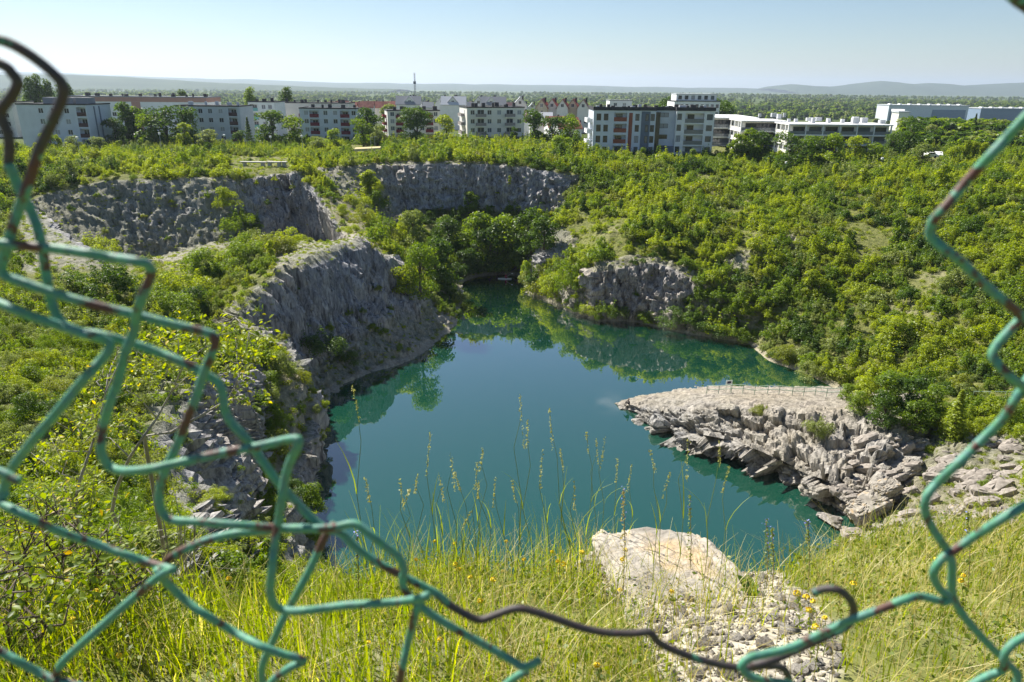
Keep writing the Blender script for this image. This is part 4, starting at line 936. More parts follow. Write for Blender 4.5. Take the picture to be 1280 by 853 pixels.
# ---- single trees and large bushes, each where the photograph shows it
def cast(u, v):
    d = Vector(ray(u, v)); L_ = d.length; d.normalize(); best = None
    for b in (bvh, bvh_h):
        h = b.ray_cast(Vector((0, 0, ZC)) + d * 9.0, d, 400)
        if h[0] is not None and (best is None or h[3] < best[1]): best = (h[0], h[3])
    return best[0] if best else None
def put_tree(u, vt, vb, kind, colr, label, name='tree', Y=None, var=0, wid=1.0, group=None, n=2600):
    if Y is None:
        p = cast(u, vb)
        if p is None or p.y > 262: p = Vector(aty(u, vb, 235))
        x, y, z = p
    else:
        x, y = aty(u, vb, Y)[0], Y; z = ground_at(x, y) if Y < 245 else float(plain_z(np.array([x]), np.array([float(Y)]))[0]) - 0.2
    h = aty(u, vt, y)[2] - z
    if Y is not None and Y < 245: h *= 1.14
    return tree(name, label, x, y, z - 0.1, max(h, 1.5), kind, colr, group, var, wid, None, n)
put_tree(160, 133, 176, 'slim', 'dark green', 'tall slim dark tree in front of the brick-red banded block', Y=222, var=1)
put_tree(175, 139, 177, 'slim', 'green', 'lighter slim tree just right of the tallest dark one', Y=224, var=2)
put_tree(190, 147, 178, 'round', 'green', 'round mid green tree beside the white lamp globe', Y=214, var=3)
put_tree(210, 137, 178, 'wide', 'dark green', 'broad dark tree in the clump left of the grey block', Y=217, var=4, wid=1.25)
put_tree(233, 141, 178, 'round', 'dark green', 'dark round tree touching the grey block corner', Y=219, var=5)
put_tree(232, 156, 180, 'slim', 'yellow-green', 'small pale conical tree in front of the dark clump', Y=208, var=6)
put_tree(262, 164, 180, 'round', 'grey-green', 'low silvery bushy tree under the grey block windows', Y=212, var=7, wid=1.5)
put_tree(66, 168, 188, 'round', 'green', 'green bushy tree under the pale blue block', Y=196, var=8, wid=1.3)
put_tree(90, 172, 190, 'round', 'grey-green', 'grey-green bushy tree beside the first lamp', Y=194, var=9, wid=1.4)
put_tree(126, 173, 188, 'round', 'grey-green', 'pale shrub-like tree right of the pale blue block', Y=198, var=10, wid=1.5)
put_tree(146, 150, 182, 'round', 'dark green', 'dark rounded tree at the right end of the pale blue block', Y=214, var=1, wid=0.9)
put_tree(300, 166, 180, 'round', 'dark green', 'small dark tree between the grey and teal blocks', Y=214, var=2, wid=1.2)
put_tree(312, 150, 180, 'spruce', 'dark green', 'dark spruce in front of the teal balconies', 'spruce_tree', Y=216)
put_tree(342, 143, 178, 'round', 'dark green', 'dark round tree left of the maroon balcony block', Y=222, var=3, wid=1.2)
put_tree(368, 147, 180, 'round', 'green', 'lighter round tree against the maroon balcony block', Y=218, var=4, wid=1.1)
put_tree(414, 164, 182, 'round', 'green', 'small tree in front of the maroon balcony block', Y=214, var=5, wid=1.2)
put_tree(398, 172, 186, 'round', 'grey-green', 'low grey-green tree below the maroon balcony block', Y=205, var=6, wid=1.7)
put_tree(461, 139, 184, 'round', 'dark green', 'tall dark tree in the gap right of the maroon balcony block', Y=232, var=7)
put_tree(455, 152, 186, 'round', 'green', 'mid green tree at the edge of the maroon balcony block', Y=222, var=8)
put_tree(472, 160, 186, 'round', 'grey-green', 'silvery tree left of the cream block half hidden', Y=224, var=9)
put_tree(488, 128, 165, 'slim', 'grey-green', 'pale slim tree rising behind the cream block', Y=292, var=3, wid=1.3)
put_tree(522, 140, 182, 'round', 'dark green', 'dense round dark tree hiding the middle of the cream block', Y=226, var=10, wid=1.15, n=3400)
put_tree(558, 146, 182, 'round', 'yellow-green', 'bright yellow-green tree between the two cream blocks', Y=236, var=1)
put_tree(668, 143, 188, 'round', 'dark green', 'dark tree right of the central cream block', Y=226, var=2, wid=1.1)
put_tree(690, 150, 190, 'round', 'dark green', 'second dark tree right of the central cream block', Y=218, var=3, wid=1.1)
put_tree(712, 146, 190, 'round', 'green', 'lighter tree left of the modern block', Y=220, var=4)
put_tree(700, 172, 198, 'round', 'green', 'low green tree below the pair of dark trees', Y=196, var=5, wid=1.5)
put_tree(722, 178, 202, 'round', 'yellow-green', 'low yellow-green tree by the left corner of the modern block', Y=190, var=6, wid=1.4)
put_tree(934, 164, 208, 'slim', 'green', 'slim pale tree in front of the stepped terraces', Y=192, var=7, wid=1.3)
put_tree(948, 167, 208, 'slim', 'dark green', 'slim dark tree beside the pale one before the terraces', Y=194, var=8, wid=1.2)
put_tree(918, 170, 206, 'slim', 'green', 'small slim tree right of the modern block', Y=192, var=9)
put_tree(984, 171, 213, 'wide', 'dark green', 'big domed dark tree in front of the terraced building', Y=184, var=1, wid=1.2, n=3400)
put_tree(1012, 174, 212, 'round', 'green', 'green tree right of the big domed tree', Y=187, var=10, wid=1.1)
put_tree(1040, 172, 212, 'round', 'green', 'round green tree before the glazed terrace middle', Y=187, var=2, wid=1.15)
put_tree(1066, 174, 213, 'round', 'yellow-green', 'yellowish round tree before the terrace right end', Y=187, var=3, wid=1.1)
put_tree(1090, 180, 213, 'round', 'green', 'low green tree right of the terraced building', Y=186, var=4, wid=1.3)
put_tree(1132, 150, 198, 'wide', 'dark green', 'tall spreading dark tree right of the terraced building', Y=218, var=5, n=3400)
put_tree(1112, 168, 200, 'round', 'dark green', 'dark bushy tree at the terrace corner', Y=205, var=6)
put_tree(1150, 182, 212, 'round', 'grey-green', 'silvery willow-like tree beside the white vehicles', Y=186, var=7, wid=1.3)
put_tree(1188, 184, 212, 'round', 'yellow-green', 'bright tree right of the white vehicles', Y=184, var=8, wid=1.1)
for i, u in enumerate((1203, 1213, 1224)):
    put_tree(u, 179 + i, 212, 'poplar', 'yellow-green', 'bright upright young poplar, %s of three beside the right wire' % ('left', 'middle', 'right')[i], 'poplar_tree', Y=186, var=i, wid=1.7)
for i, (u, vt) in enumerate(((1213, 141), (1236, 150), (1224, 156))): put_tree(u, vt, 180, 'spruce', 'dark green', 'dark spruce on the far right below the warehouse, %s of three' % ('tallest', 'rightmost', 'smallest')[i], 'spruce_tree', Y=292 + 4 * i, var=i)
for i, u in enumerate((1160, 1172, 1182, 1192, 1202, 1228, 1246, 1262)):
    put_tree(u, 154 + (i * 7) % 6, 180, 'round', 'grey-green', 'pale grey-green tree in the grove below the warehouse', Y=282 + (i * 11) % 26, var=i % 5, group='pale trees in the grove below the warehouse')
for i, (u, vt) in enumerate(((40, 96), (50, 93), (63, 99), (81, 99), (88, 104))):
    put_tree(u, vt, 130, 'poplar', 'dark green', 'tall dark columnar poplar behind the pale blue block, %s from the left' % ('first', 'second', 'third', 'fourth', 'fifth')[i], 'poplar_tree', Y=292 + 3 * i, var=i % 3, group='tall poplars at the far left')
put_tree(313, 109, 130, 'poplar', 'green', 'columnar poplar rising above the grey block', 'poplar_tree', Y=318, var=1, wid=1.3)
put_tree(228, 112, 130, 'poplar', 'dark green', 'columnar poplar tip above the brick-red banded roof', 'poplar_tree', Y=330, var=2, wid=1.5)
put_tree(359, 109, 135, 'poplar', 'dark green', 'dark poplar rising above the beige windowless block', 'poplar_tree', Y=300, var=0, wid=1.5)
for i, u in enumerate((838, 846, 858, 870, 884, 896, 908, 905)):
    put_tree(u, 118 + (i % 3) * 2 + (8 if i > 5 else 0), 140, 'round', 'dark green', 'dark tree in the row behind the white penthouse block', Y=345 + 5 * (i % 3), var=i % 6, group='dark trees behind the penthouse block')
# trees in and around the lake basin
put_tree(526, 300, 372, 'willow', 'green', 'big rounded willow on the left spur above the water', 'willow_tree', var=2, wid=0.75, n=5200)
put_tree(517, 262, 312, 'round', 'grey-green', 'silvery round tree behind the big willow', var=3, wid=0.8, n=3400)
put_tree(545, 292, 356, 'round', 'dark green', 'dark tree on the spur right of the big willow', var=4, n=3400)
put_tree(505, 330, 368, 'round', 'yellow-green', 'yellow-green small tree at the left foot of the willow', var=6)
put_tree(580, 311, 344, 'round', 'dark green', 'round dark bush-like tree standing at the far water corner', var=5, wid=1.1, n=3400)
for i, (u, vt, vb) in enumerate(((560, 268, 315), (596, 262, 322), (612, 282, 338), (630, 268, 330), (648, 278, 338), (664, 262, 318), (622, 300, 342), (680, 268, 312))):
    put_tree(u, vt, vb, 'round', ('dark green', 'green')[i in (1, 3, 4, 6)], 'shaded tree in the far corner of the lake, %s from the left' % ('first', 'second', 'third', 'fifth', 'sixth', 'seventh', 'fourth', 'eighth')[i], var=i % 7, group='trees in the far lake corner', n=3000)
put_tree(588, 238, 266, 'slim', 'green', 'pale young tree against the far grey wall', var=1, wid=1.3)
put_tree(462, 212, 250, 'slim', 'yellow-green', 'bright sapling on the ledge below the far cliff top', var=2, wid=1.3)
put_tree(1115, 395, 432, 'round', 'yellow-green', 'bright yellow-green round tree alone on the right slope', var=3, wid=1.2, n=3400)
put_tree(1012, 335, 372, 'slim', 'yellow-green', 'yellow upright young tree beside the dark rock patch', var=4, wid=1.1)
put_tree(1022, 345, 376, 'slim', 'yellow-green', 'second yellow young tree beside the dark rock patch', var=5, wid=1.1)
put_tree(1190, 485, 545, 'spruce', 'yellow-green', 'yellow-green young tree beside the path on the right', var=6, wid=1.4)
for i, (u, vt, vb) in enumerate(((1058, 478, 499), (1082, 470, 504), (1108, 464, 510), (1132, 472, 516), (1160, 478, 520), (1104, 492, 530), (1142, 498, 538), (1072, 488, 514))):
    put_tree(u, vt, vb, 'round', ('green', 'yellow-green', 'green', 'dark green', 'green', 'dark green', 'green', 'green')[i], 'lush green tree where the path meets the slope, %s of the clump' % ('leftmost', 'second', 'tallest', 'fourth', 'rightmost', 'lower middle', 'lower right', 'lower left')[i], var=i, wid=1.1, group='lush clump beside the path', n=3600)
def put_bush(u, vb, wpx, hpx, colr, label, var=0):
    p = cast(u, vb)
    if p is None: return
    dep = proj([tuple(p)])[2][0]; w = wpx * dep / F; h = hpx * dep / F
    o = obj('bush', bush_mesh(var % 4, colr, True), None, (p.x, p.y, p.z - 0.05 * h), var * 1.3); o.scale = (w, w, h / 0.85); tag(o, label, 'bush'); return o
put_bush(690, 372, 52, 40, 'yellow-green', 'big sunlit rounded bush at the water below the rocky spur', 1)
put_bush(712, 368, 40, 48, 'green', 'shaded green bush beside the big sunlit one at the water', 2)
put_bush(742, 394, 34, 24, 'yellow-green', 'low yellow-green bush at the foot of the rocky spur', 3)
put_bush(764, 396, 40, 28, 'green', 'low green bush right of the yellow one at the spur foot', 0)
put_bush(808, 402, 40, 20, 'green', 'green shore bush below the bare spur face', 1)
put_bush(850, 408, 60, 26, 'dark green', 'dark shore bush in the shade of the spur', 2)
put_bush(900, 420, 60, 32, 'dark green', 'broad dark shore bush left of the slope foot', 3)
put_bush(925, 425, 46, 30, 'green', 'green shore bush where the slope meets the water', 0)
put_bush(978, 452, 44, 26, 'olive', 'olive bush on the shore below the right slope', 1)
put_bush(1018, 474, 48, 24, 'grey-green', 'grey-green bush on the shore close to the railing', 2)
put_bush(950, 518, 26, 16, 'olive', 'small straw-green tuft on top of the headland', 3)
put_bush(1020, 545, 40, 36, 'grey-green', 'grey-green bush hanging on the headland front face', 0)
put_bush(465, 412, 22, 10, 'yellow-green', 'single lit tuft on the dark lower cliff', 1)
put_bush(478, 418, 20, 10, 'green', 'small tuft right of the lit one on the cliff', 3)
put_bush(430, 455, 46, 22, 'dark green', 'dark shrub on the shaded cliff ledge', 2)
put_bush(400, 440, 60, 40, 'dark green', 'broad dark shrub in the cleft of the left cliff', 0)
put_bush(350, 470, 44, 40, 'grey-green', 'grey-green shrub behind the sapling leaves', 1)
put_bush(380, 482, 24, 26, 'olive', 'straw-coloured tuft on the near buttress top', 2)
for i, (u, v, w, h, c) in enumerate(((445, 258, 34, 26, 'yellow-green'), (470, 262, 36, 30, 'green'), (455, 280, 34, 26, 'olive'), (440, 292, 26, 16, 'yellow-green'), (480, 285, 30, 24, 'green'), (430, 270, 22, 18, 'yellow-green'), (468, 240, 22, 20, 'yellow-green'))):
    put_bush(u, v, w, h, c, '%s bush on the lit ridge above the left cliff, %s' % (c, ('upper left', 'upper right', 'middle', 'lowest', 'right edge', 'left edge', 'topmost')[i]), i)
for i, (u, v, w, h, c) in enumerate(((225, 372, 80, 55, 'yellow-green'), (255, 350, 70, 50, 'green'), (210, 398, 80, 45, 'green'), (130, 372, 90, 60, 'dark green'), (125, 318, 60, 34, 'yellow-green'), (250, 392, 56, 44, 'dark green'), (305, 330, 60, 40, 'green'), (340, 318, 60, 36, 'olive'), (300, 290, 44, 40, 'green'), (285, 262, 36, 34, 'yellow-green'), (360, 312, 44, 30, 'yellow-green'))):
    put_bush(u, v, w, h, c, 'large %s bush in the left hollow, %s' % (c, ('brightest one', 'right of the brightest', 'below the brightest', 'dark one behind the wires', 'by the wall foot', 'dark one at the cliff edge', 'on the rib', 'end of the rib', 'middle of the rib', 'top of the rib', 'tip of the rib')[i]), i)
# ---- woods over the plain
NF = 22000; yy = 232 * (4300 / 232) ** rng.random(NF); xx = yy * rng.uniform(-0.86, 0.86, NF)
fm = fbm(np.stack([xx / 260, yy / 420, 0 * xx], 1), 4, 301); zz = plain_z(xx, yy)
k = (fm > -0.16 + 0.10 * (yy < 600)) | ((yy > 1100) & (fm > -0.35))
uu_, vv2, _ = proj(np.stack([xx, yy, zz], 1))
k &= (yy > 285) | (uu_ > 1128); k |= (uu_ > 1128) & (yy < 620) & (fm > -0.4)
k &= ~((uu_ < 745) & (yy < 460)) & ~((uu_ > 1080) & (uu_ < 1310) & (yy > 840) & (yy < 1010)) & ~((uu_ < 1125) & (uu_ > 830) & (yy < 300)) & ~((uu_ > 830) & (uu_ < 910) & (yy < 345))
xx, yy, zz = xx[k], yy[k], zz[k]; hh = rng.uniform(4.5, 9.5, len(xx)) * (0.8 + 0.45 * sstep(500, 1500, yy))
hh = np.where(yy < 285, hh * 0.6, hh); FV = []; FM = []
for i, (kd, c) in enumerate((('round', 'dark green'), ('wide', 'green'), ('round', 'green'), ('slim', 'dark green'), ('wide', 'dark green'), ('round', 'grey-green'))):
    V, Fq = tree_parts(kd, 700 + i, 420)[1]; ct = V.reshape(-1, 4, 3).mean(1, keepdims=True); V = (ct + (V.reshape(-1, 4, 3) - ct) * 2.1).reshape(-1, 3); FV.append((V, Fq)); FM.append(BUSH_COL[c])
wd_ = hh * rng.uniform(1.0, 1.6, len(xx))
gn_scatter('woods', FV, FM, np.stack([xx, yy, zz - 0.6], 1), np.stack([wd_, wd_, hh], 1), np.stack([0 * xx, 0 * xx, rng.uniform(0, 6.28, len(xx))], 1), rng.integers(0, 6, len(xx)), 'mixed woods spreading over the plain to the horizon', 'woods')
print('woods', len(xx))
# ================================================================== the near slope: boulder, stones, grass, flowers, sapling
def limestone(name, c1, c2, stain, sc_=3.0):
    m = mat(name, c1, 0.92, 0.15, nscale=sc_, c2=c2, bump=0.035, bscale=16); nt = m.node_tree; b = nt.nodes['Principled BSDF']
    src = b.inputs['Base Color'].links[0].from_socket; tc = [n for n in nt.nodes if n.type == 'TEX_COORD'][0]
    n = nt.nodes.new('ShaderNodeTexNoise'); n.inputs['Scale'].default_value = 2.3; n.inputs['Detail'].default_value = 5; nt.links.new(tc.outputs['Object'], n.inputs['Vector'])
    r = nt.nodes.new('ShaderNodeValToRGB'); r.color_ramp.elements[0].position = 0.55; r.color_ramp.elements[1].position = 0.70; nt.links.new(n.outputs['Fac'], r.inputs[0])
    mx = nt.nodes.new('ShaderNodeMix'); mx.data_type = 'RGBA'; nt.links.new(r.outputs[0], mx.inputs[0]); nt.links.new(src, mx.inputs[6]); mx.inputs[7].default_value = (*stain, 1)
    v = nt.nodes.new('ShaderNodeTexVoronoi'); v.feature = 'DISTANCE_TO_EDGE'; v.inputs['Scale'].default_value = 9
    nd = nt.nodes.new('ShaderNodeTexNoise'); nd.inputs['Scale'].default_value = 14; nt.links.new(tc.outputs['Object'], nd.inputs['Vector'])
    va = nt.nodes.new('ShaderNodeMix'); va.data_type = 'RGBA'; va.inputs[0].default_value = 0.12; nt.links.new(tc.outputs['Object'], va.inputs[6]); nt.links.new(nd.outputs['Color'], va.inputs[7]); nt.links.new(va.outputs[2], v.inputs['Vector'])
    nt.links.new(mx.outputs[2], b.inputs['Base Color'])
    return m
M_LIME = limestone('pale_limestone', (0.46, 0.42, 0.36), (0.24, 0.215, 0.18), (0.46, 0.34, 0.20)); M_STONE = mat('grey_stone', (0.50, 0.465, 0.41), 0.95, 0.1, nscale=6, c2=(0.28, 0.255, 0.225), bump=0.01); M_CHIP = mat('gravel_chip', (0.38, 0.345, 0.285), 0.95, 0.1, nscale=1.5, c2=(0.19, 0.17, 0.14))
def rock_mesh(name, sx, sy, sz, seed, m, n=40, box=0.55, rough=0.12, pits=0.0):
    U, W = np.meshgrid(np.linspace(0, 2 * np.pi, 2 * n, endpoint=False), np.linspace(0.02, np.pi - 0.02, n), indexing='ij')
    D = np.stack([np.cos(U) * np.sin(W), np.sin(U) * np.sin(W), np.cos(W)], 2).reshape(-1, 3)
    P = np.sign(D) * np.abs(D) ** box
    a, b_, cid_ = worley(P * 2.1 + seed, seed); c_, d_, cid2 = worley(P * 5.5 + seed, seed + 3)
    r = 1 + rough * (1.6 * (cid_ - 0.5) - 0.7 * np.exp(-(b_ - a) * 12) + 0.8 * (cid2 - 0.5) - 0.5 * np.exp(-(d_ - c_) * 9) + 0.5 * fbm(P * 7, 3, seed))
    if pits: e, f_, g = worley(P * 13 + seed, seed + 9); r = r - pits * (g > 0.6) * np.maximum(0, 0.5 - e)
    P = P * r[:, None] * (sx, sy, sz); k = 2 * n; ix = np.arange(k * n).reshape(k, n); nx_ = np.roll(ix, -1, 0)
    Fq = np.stack([ix[:, :-1], ix[:, 1:], nx_[:, 1:], nx_[:, :-1]], 2).reshape(-1, 4)
    Fq = Fq.tolist() + [list(range(0, k * n, n)), list(range(n - 1, k * n, n))[::-1]]
    me = mesh(name, P, Fq, m, True)
    try: me.set_sharp_from_angle(angle=RAD(35))
    except Exception: pass
    return me
bx, by, bz = aty(850, 700, 3.85)
b = obj('boulder', rock_mesh('boulder', 0.43, 0.98, 0.27, 5, M_LIME, 140, 0.34, 0.045, 0.015), None, (bx, 3.32, ZC - 3.0), 0.25); b.rotation_euler = (-0.10, 0.10, 0.16)
tag(b, 'big pale limestone boulder with ochre stains at the slope edge', 'boulder')
b = obj('boulder', rock_mesh('boulder', 0.26, 0.22, 0.16, 8, M_LIME, 50, 0.6, 0.14, 0.08), None, (aty(770, 700, 3.9)[0], 3.9, ZC - 3.0), 0.9); tag(b, 'smaller pale boulder left of the big one behind the grass', 'boulder')
b = obj('boulder', rock_mesh('boulder', 0.20, 0.18, 0.16, 12, M_LIME, 50, 0.6, 0.16, 0.08), None, (aty(965, 730, 3.75)[0], 3.75, ZC - 3.1), 0.4); tag(b, 'small broken boulder right of the big limestone one', 'boulder')
ST_ME = [rock_mesh('stone', 1, 0.8, 0.6, 20 + i, (M_LIME, M_STONE)[i % 2], 12, 0.62, 0.16) for i in range(5)]
rs = random.Random(3); ns = 0
while ns < 46:
    u, v = rs.uniform(760, 1110), rs.uniform(745, 850)
    if not inpoly(np.array([u]), np.array([v]), GRAVEL)[0]: continue
    p = fg_hit(u, v)
    if p is None: continue
    s = rs.uniform(0.014, 0.036); o = obj('stone', ST_ME[ns % 5], None, (p[0], p[1], p[2] + s * 0.2), rs.uniform(0, 6)); o.scale = (s, s, s); tag(o, 'loose pale stone on the gravel below the boulder', 'stone', 'loose stones on the gravel'); ns += 1
# gravel: many small chips in one object
NG = 17000; gx = rng.uniform(-0.2, 3.2, NG); gy = rng.uniform(1.6, 4.2, NG); gz = fg_z(gx, gy); ug, vg, _ = proj(np.stack([gx, gy, gz], 1)); k = inpoly(ug, vg, GRAVEL); gp = np.stack([gx, gy, gz], 1)[k]
CHIP = []
for i in range(4):
    rg = np.random.default_rng(60 + i); V = np.array([(-1, -0.7, -0.3), (1, -0.8, -0.35), (0.9, 0.8, -0.3), (-0.8, 0.9, -0.4), (-0.7, -0.5, 0.5), (0.7, -0.6, 0.4), (0.6, 0.5, 0.55), (-0.6, 0.6, 0.4)]) + rg.normal(size=(8, 3)) * 0.2
    CHIP.append((V, np.array([(0, 3, 2, 1), (4, 5, 6, 7), (0, 1, 5, 4), (1, 2, 6, 5), (2, 3, 7, 6), (3, 0, 4, 7)])))
s = rng.lognormal(-5.0, 0.55, len(gp))
gn_scatter('gravel', CHIP, [M_CHIP, M_STONE, M_CHIP, M_STONE], gp, np.stack([s, s, s], 1), rng.uniform(0, 6.28, (len(gp), 3)), rng.integers(0, 4, len(gp)), 'pale limestone gravel below the boulder', 'gravel')
# broken rocks on the right-hand slope and along the headland foot
BR = [rock_mesh('rock', 1, 0.75, 0.55, 40 + i, mat('slope_rock', (0.38, 0.34, 0.295), 0.95, 0.1, nscale=3, c2=(0.20, 0.175, 0.15), bump=0.02), 10, 0.5, 0.16) for i in range(6)]
rs = random.Random(8); nb = 0; tries = 0
while nb < 170 and tries < 3000:
    tries += 1; u, v = rs.uniform(1050, 1278), rs.uniform(545, 690); p = cast(u, v)
    if p is None: continue
    s = rs.choice((0.25, 0.3, 0.4, 0.5, 0.75)) * rs.uniform(0.7, 1.3); o = obj('rock', BR[nb % 6], None, (p.x, p.y, p.z + 0.1 * s), 0); o.rotation_euler = (rs.uniform(-0.4, 0.4), rs.uniform(-0.5, 0.2), rs.uniform(-0.5, 0.5)); o.scale = (s * 1.5, s, s)
    tag(o, 'broken angular rock on the bare slope below the right path', 'rock', 'broken rocks on the right slope'); nb += 1
for u, v, s, lb in ((1085, 635, 1.5, 'large flat tan boulder above the near right shore'), (1130, 590, 1.1, 'tan boulder half way up the bare right slope'), (1193, 642, 0.7, 'white boulder near the right-hand wire'), (1108, 612, 1.0, 'tilted slab above the large flat boulder')):
    p = cast(u, v); o = obj('boulder', rock_mesh('boulder', 1.25, 0.8, 0.6, int(u), M_LIME, 36, 0.5, 0.14), None, (p.x, p.y, p.z + 0.1 * s), 0.3); o.rotation_euler = (0.2, -0.35, 0.3); o.scale = (s, s, s); tag(o, lb, 'boulder')
# ---- grass
G_LONG = leaf_mat('grass_blade', (0.075, 0.12, 0.010), (0.22, 0.25, 0.014), (0.46, 0.40, 0.19), 0.5, True, 0.0)
G_DRY = leaf_mat('dry_grass', (0.20, 0.17, 0.07), (0.42, 0.36, 0.20), (0.55, 0.50, 0.34), 0.35, True, 0.0)
G_HERB = leaf_mat('herb_leaf', (0.05, 0.085, 0.018), (0.16, 0.185, 0.035), (0.33, 0.25, 0.13), 0.4, True, 0.0)
def blades(B, h, w, lean, seed, seg=4):
    rg = np.random.default_rng(seed); n = len(B); a = rg.uniform(0, 6.28, n); L_ = np.stack([np.cos(a), np.sin(a), 0 * a], 1); Wd = np.stack([-np.sin(a + rg.normal(size=n) * 0.5), np.cos(a), 0 * a], 1); Wd /= np.linalg.norm(Wd, axis=1, keepdims=True)
    V = []
    for j in range(seg + 1):
        t = j / seg; c = B + np.array((0, 0, 1.0)) * (h * (t - 0.25 * lean * t ** 2.4))[:, None] + L_ * (h * lean * t ** 1.8)[:, None]
        ww = w * (1 - t ** 1.6) * 0.5 + 0.0004; V.append(c - Wd * ww[:, None]); V.append(c + Wd * ww[:, None])
    V = np.stack(V, 1); k = 2 * (seg + 1); base = np.arange(n)[:, None] * k
    Fq = np.concatenate([base + np.array((2 * j, 2 * j + 1, 2 * j + 3, 2 * j + 2)) for j in range(seg)], 1).reshape(-1, 4)
    return V.reshape(-1, 3), Fq
def scatter_fg(n, seed, poly=None, inv=None, invp=0.1, clump=0.25, cs=61):
    rg = np.random.default_rng(seed); n = int(n * 1.45); x = rg.uniform(-6.5, 6.5, n * 4); y = rg.uniform(1.0, 5.6, n * 4); z = fg_z(x, y); P = np.stack([x, y, z], 1); u, v, d = proj(P)
    k = (u > -420) & (u < 1700) & (v > 560) & (v < 1000)
    if poly is not None: k &= inpoly(u, v, poly)
    if inv is not None: k &= ~inpoly(u, v, inv) | (rg.random(len(x)) < invp)
    k &= fbm(P * 2.2, 3, cs) + rg.normal(size=len(x)) * 0.25 > -clump
    return P[k][:n]
GB = scatter_fg(18000, 1, None, GRAVEL, 0.14); ug_ = proj(GB)[0]; GB = GB[(ug_ < 950) | (np.random.default_rng(4).random(len(GB)) < 0.55)]; n = len(GB); rg = np.random.default_rng(2)
u, v, d = proj(GB); hgt = rg.uniform(0.10, 0.30, n) * np.where((v > 730) & (u < 470), 1.25, 1.0) * np.where(u > 1000, 0.7, 1.0)
V, Fq = blades(GB, hgt, rg.uniform(0.0025, 0.0065, n), rg.uniform(0.1, 0.75, n), 3); tag(obj('grass', mesh('grass', V, Fq, G_LONG)), 'yellow-green grass covering the near slope', 'grass', kind='stuff')
GB = scatter_fg(1700, 5, [(60, 735), (470, 755), (640, 800), (640, 930), (60, 930)], None); n = len(GB)
V, Fq = blades(GB, rg.uniform(0.18, 0.36, n), rg.uniform(0.007, 0.013, n), rg.uniform(0.1, 0.45, n), 6); tag(obj('grass', mesh('grass', V, Fq, G_LONG)), 'broad bright grass blades at the bottom left', 'grass', kind='stuff')
GB = scatter_fg(16000, 8, None, GRAVEL, 0.30); ud = proj(GB)[0]; GB = GB[rg.random(len(GB)) < np.where(ud < 560, 0.45, np.where(ud > 950, 0.5, 1.0))]; n = len(GB)
V, Fq = blades(GB, rg.uniform(0.08, 0.38, n), rg.uniform(0.0015, 0.003, n), rg.uniform(0.3, 1.1, n), 9); tag(obj('dry_grass', mesh('dry_grass', V, Fq, G_DRY)), 'straw-coloured dry grass among the green', 'grass', kind='stuff')
GB = scatter_fg(26000, 12, None, GRAVEL, 0.15, 0.15, 63); n = len(GB); C = GB + np.stack([0 * GB[:, 0], 0 * GB[:, 0], rg.random(n) ** 1.5 * 0.17 + 0.01], 1)
V, Fq = leaf_quads(C, rg.normal(size=(n, 3)) + (0, 0, 0.8), rg.uniform(0.012, 0.034, n), rg=rg); tag(obj('herbs', mesh('herbs', V, Fq, G_HERB)), 'small herb leaves among the grass', 'herbs', kind='stuff')
GB = scatter_fg(2600, 21, [(430, 660), (760, 660), (740, 740), (430, 740)], None, 0.1, 0.6); n = len(GB)
V, Fq = blades(GB, rg.uniform(0.2, 0.62, n), rg.uniform(0.002, 0.0042, n), rg.uniform(0.08, 0.5, n), 23, 5); tag(obj('tall_grass', mesh('tall_grass', V, Fq, G_LONG)), 'tall thin grass along the slope edge against the water', 'grass', kind='stuff')
GB = scatter_fg(500, 25, [(900, 680), (1280, 660), (1280, 740), (900, 740)], None, 0.1, 0.6); n = len(GB)
V, Fq = blades(GB, rg.uniform(0.15, 0.45, n), rg.uniform(0.002, 0.004, n), rg.uniform(0.08, 0.6, n), 27, 5); tag(obj('tall_grass', mesh('tall_grass', V, Fq, G_LONG)), 'tall thin grass along the right slope edge', 'grass', kind='stuff')
# ---- single stems against the water
M_STEM = mat('grass_stem', (0.17, 0.22, 0.05), 0.7); M_SEED = leaf_mat('seed_head', (0.17, 0.17, 0.06), (0.34, 0.32, 0.16), None, 0.35, True, 0.0)
def stem(i, ut, vt, ub, seed, head=0.13, lab=None, dry=False):
    p = fg_hit(ub, 712) or fg_hit(ub, 740); rg = np.random.default_rng(seed)
    if p is None: return
    t_ = Vector(aty(ut, vt, p[1] + rg.uniform(-0.1, 0.1))); b_ = Vector(p); L_ = (t_ - b_).length
    pts = [b_ + (t_ - b_) * q + Vector((0.05 * math.sin(q * 3.1) * rg.uniform(-1, 1), 0, 0)) * (1 if 0 < q < 1 else 0) for q in (0, 0.25, 0.5, 0.75, 0.9, 1)]
    t = thing('grass_stem', lab, 'grass stem', tuple(b_), 0, 'tall grass stems against the water'); loc = [q - b_ for q in pts]
    MB().tube(loc, [0.0022, 0.002, 0.0017, 0.0014, 0.001, 0.0006], 5).build('stalk', M_STEM, t)
    n = 46; s_ = rg.random(n); e = loc[-1] - (loc[-1] - loc[-2]).normalized() * (head * L_) * 1.0
    C = np.array([tuple(e + (loc[-1] - e) * float(q)) for q in s_]) + rg.normal(size=(n, 3)) * 0.0035
    V, Fq = leaf_quads(C, rg.normal(size=(n, 3)), rg.uniform(0.010, 0.018, n), asp=0.4, rg=rg); obj('seed_head', mesh('seed_head', V, Fq, M_SEED), t)
    for q in range(2):
        a = loc[1 + q]; sg = rg.choice((-1, 1)); V, Fq = blades(np.array([tuple(a)]), np.array([rg.uniform(0.16, 0.32)]), np.array([0.006]), np.array([rg.uniform(0.3, 0.8)]), seed + q); obj('leaf', mesh('leaf', V, Fq, G_LONG), t)
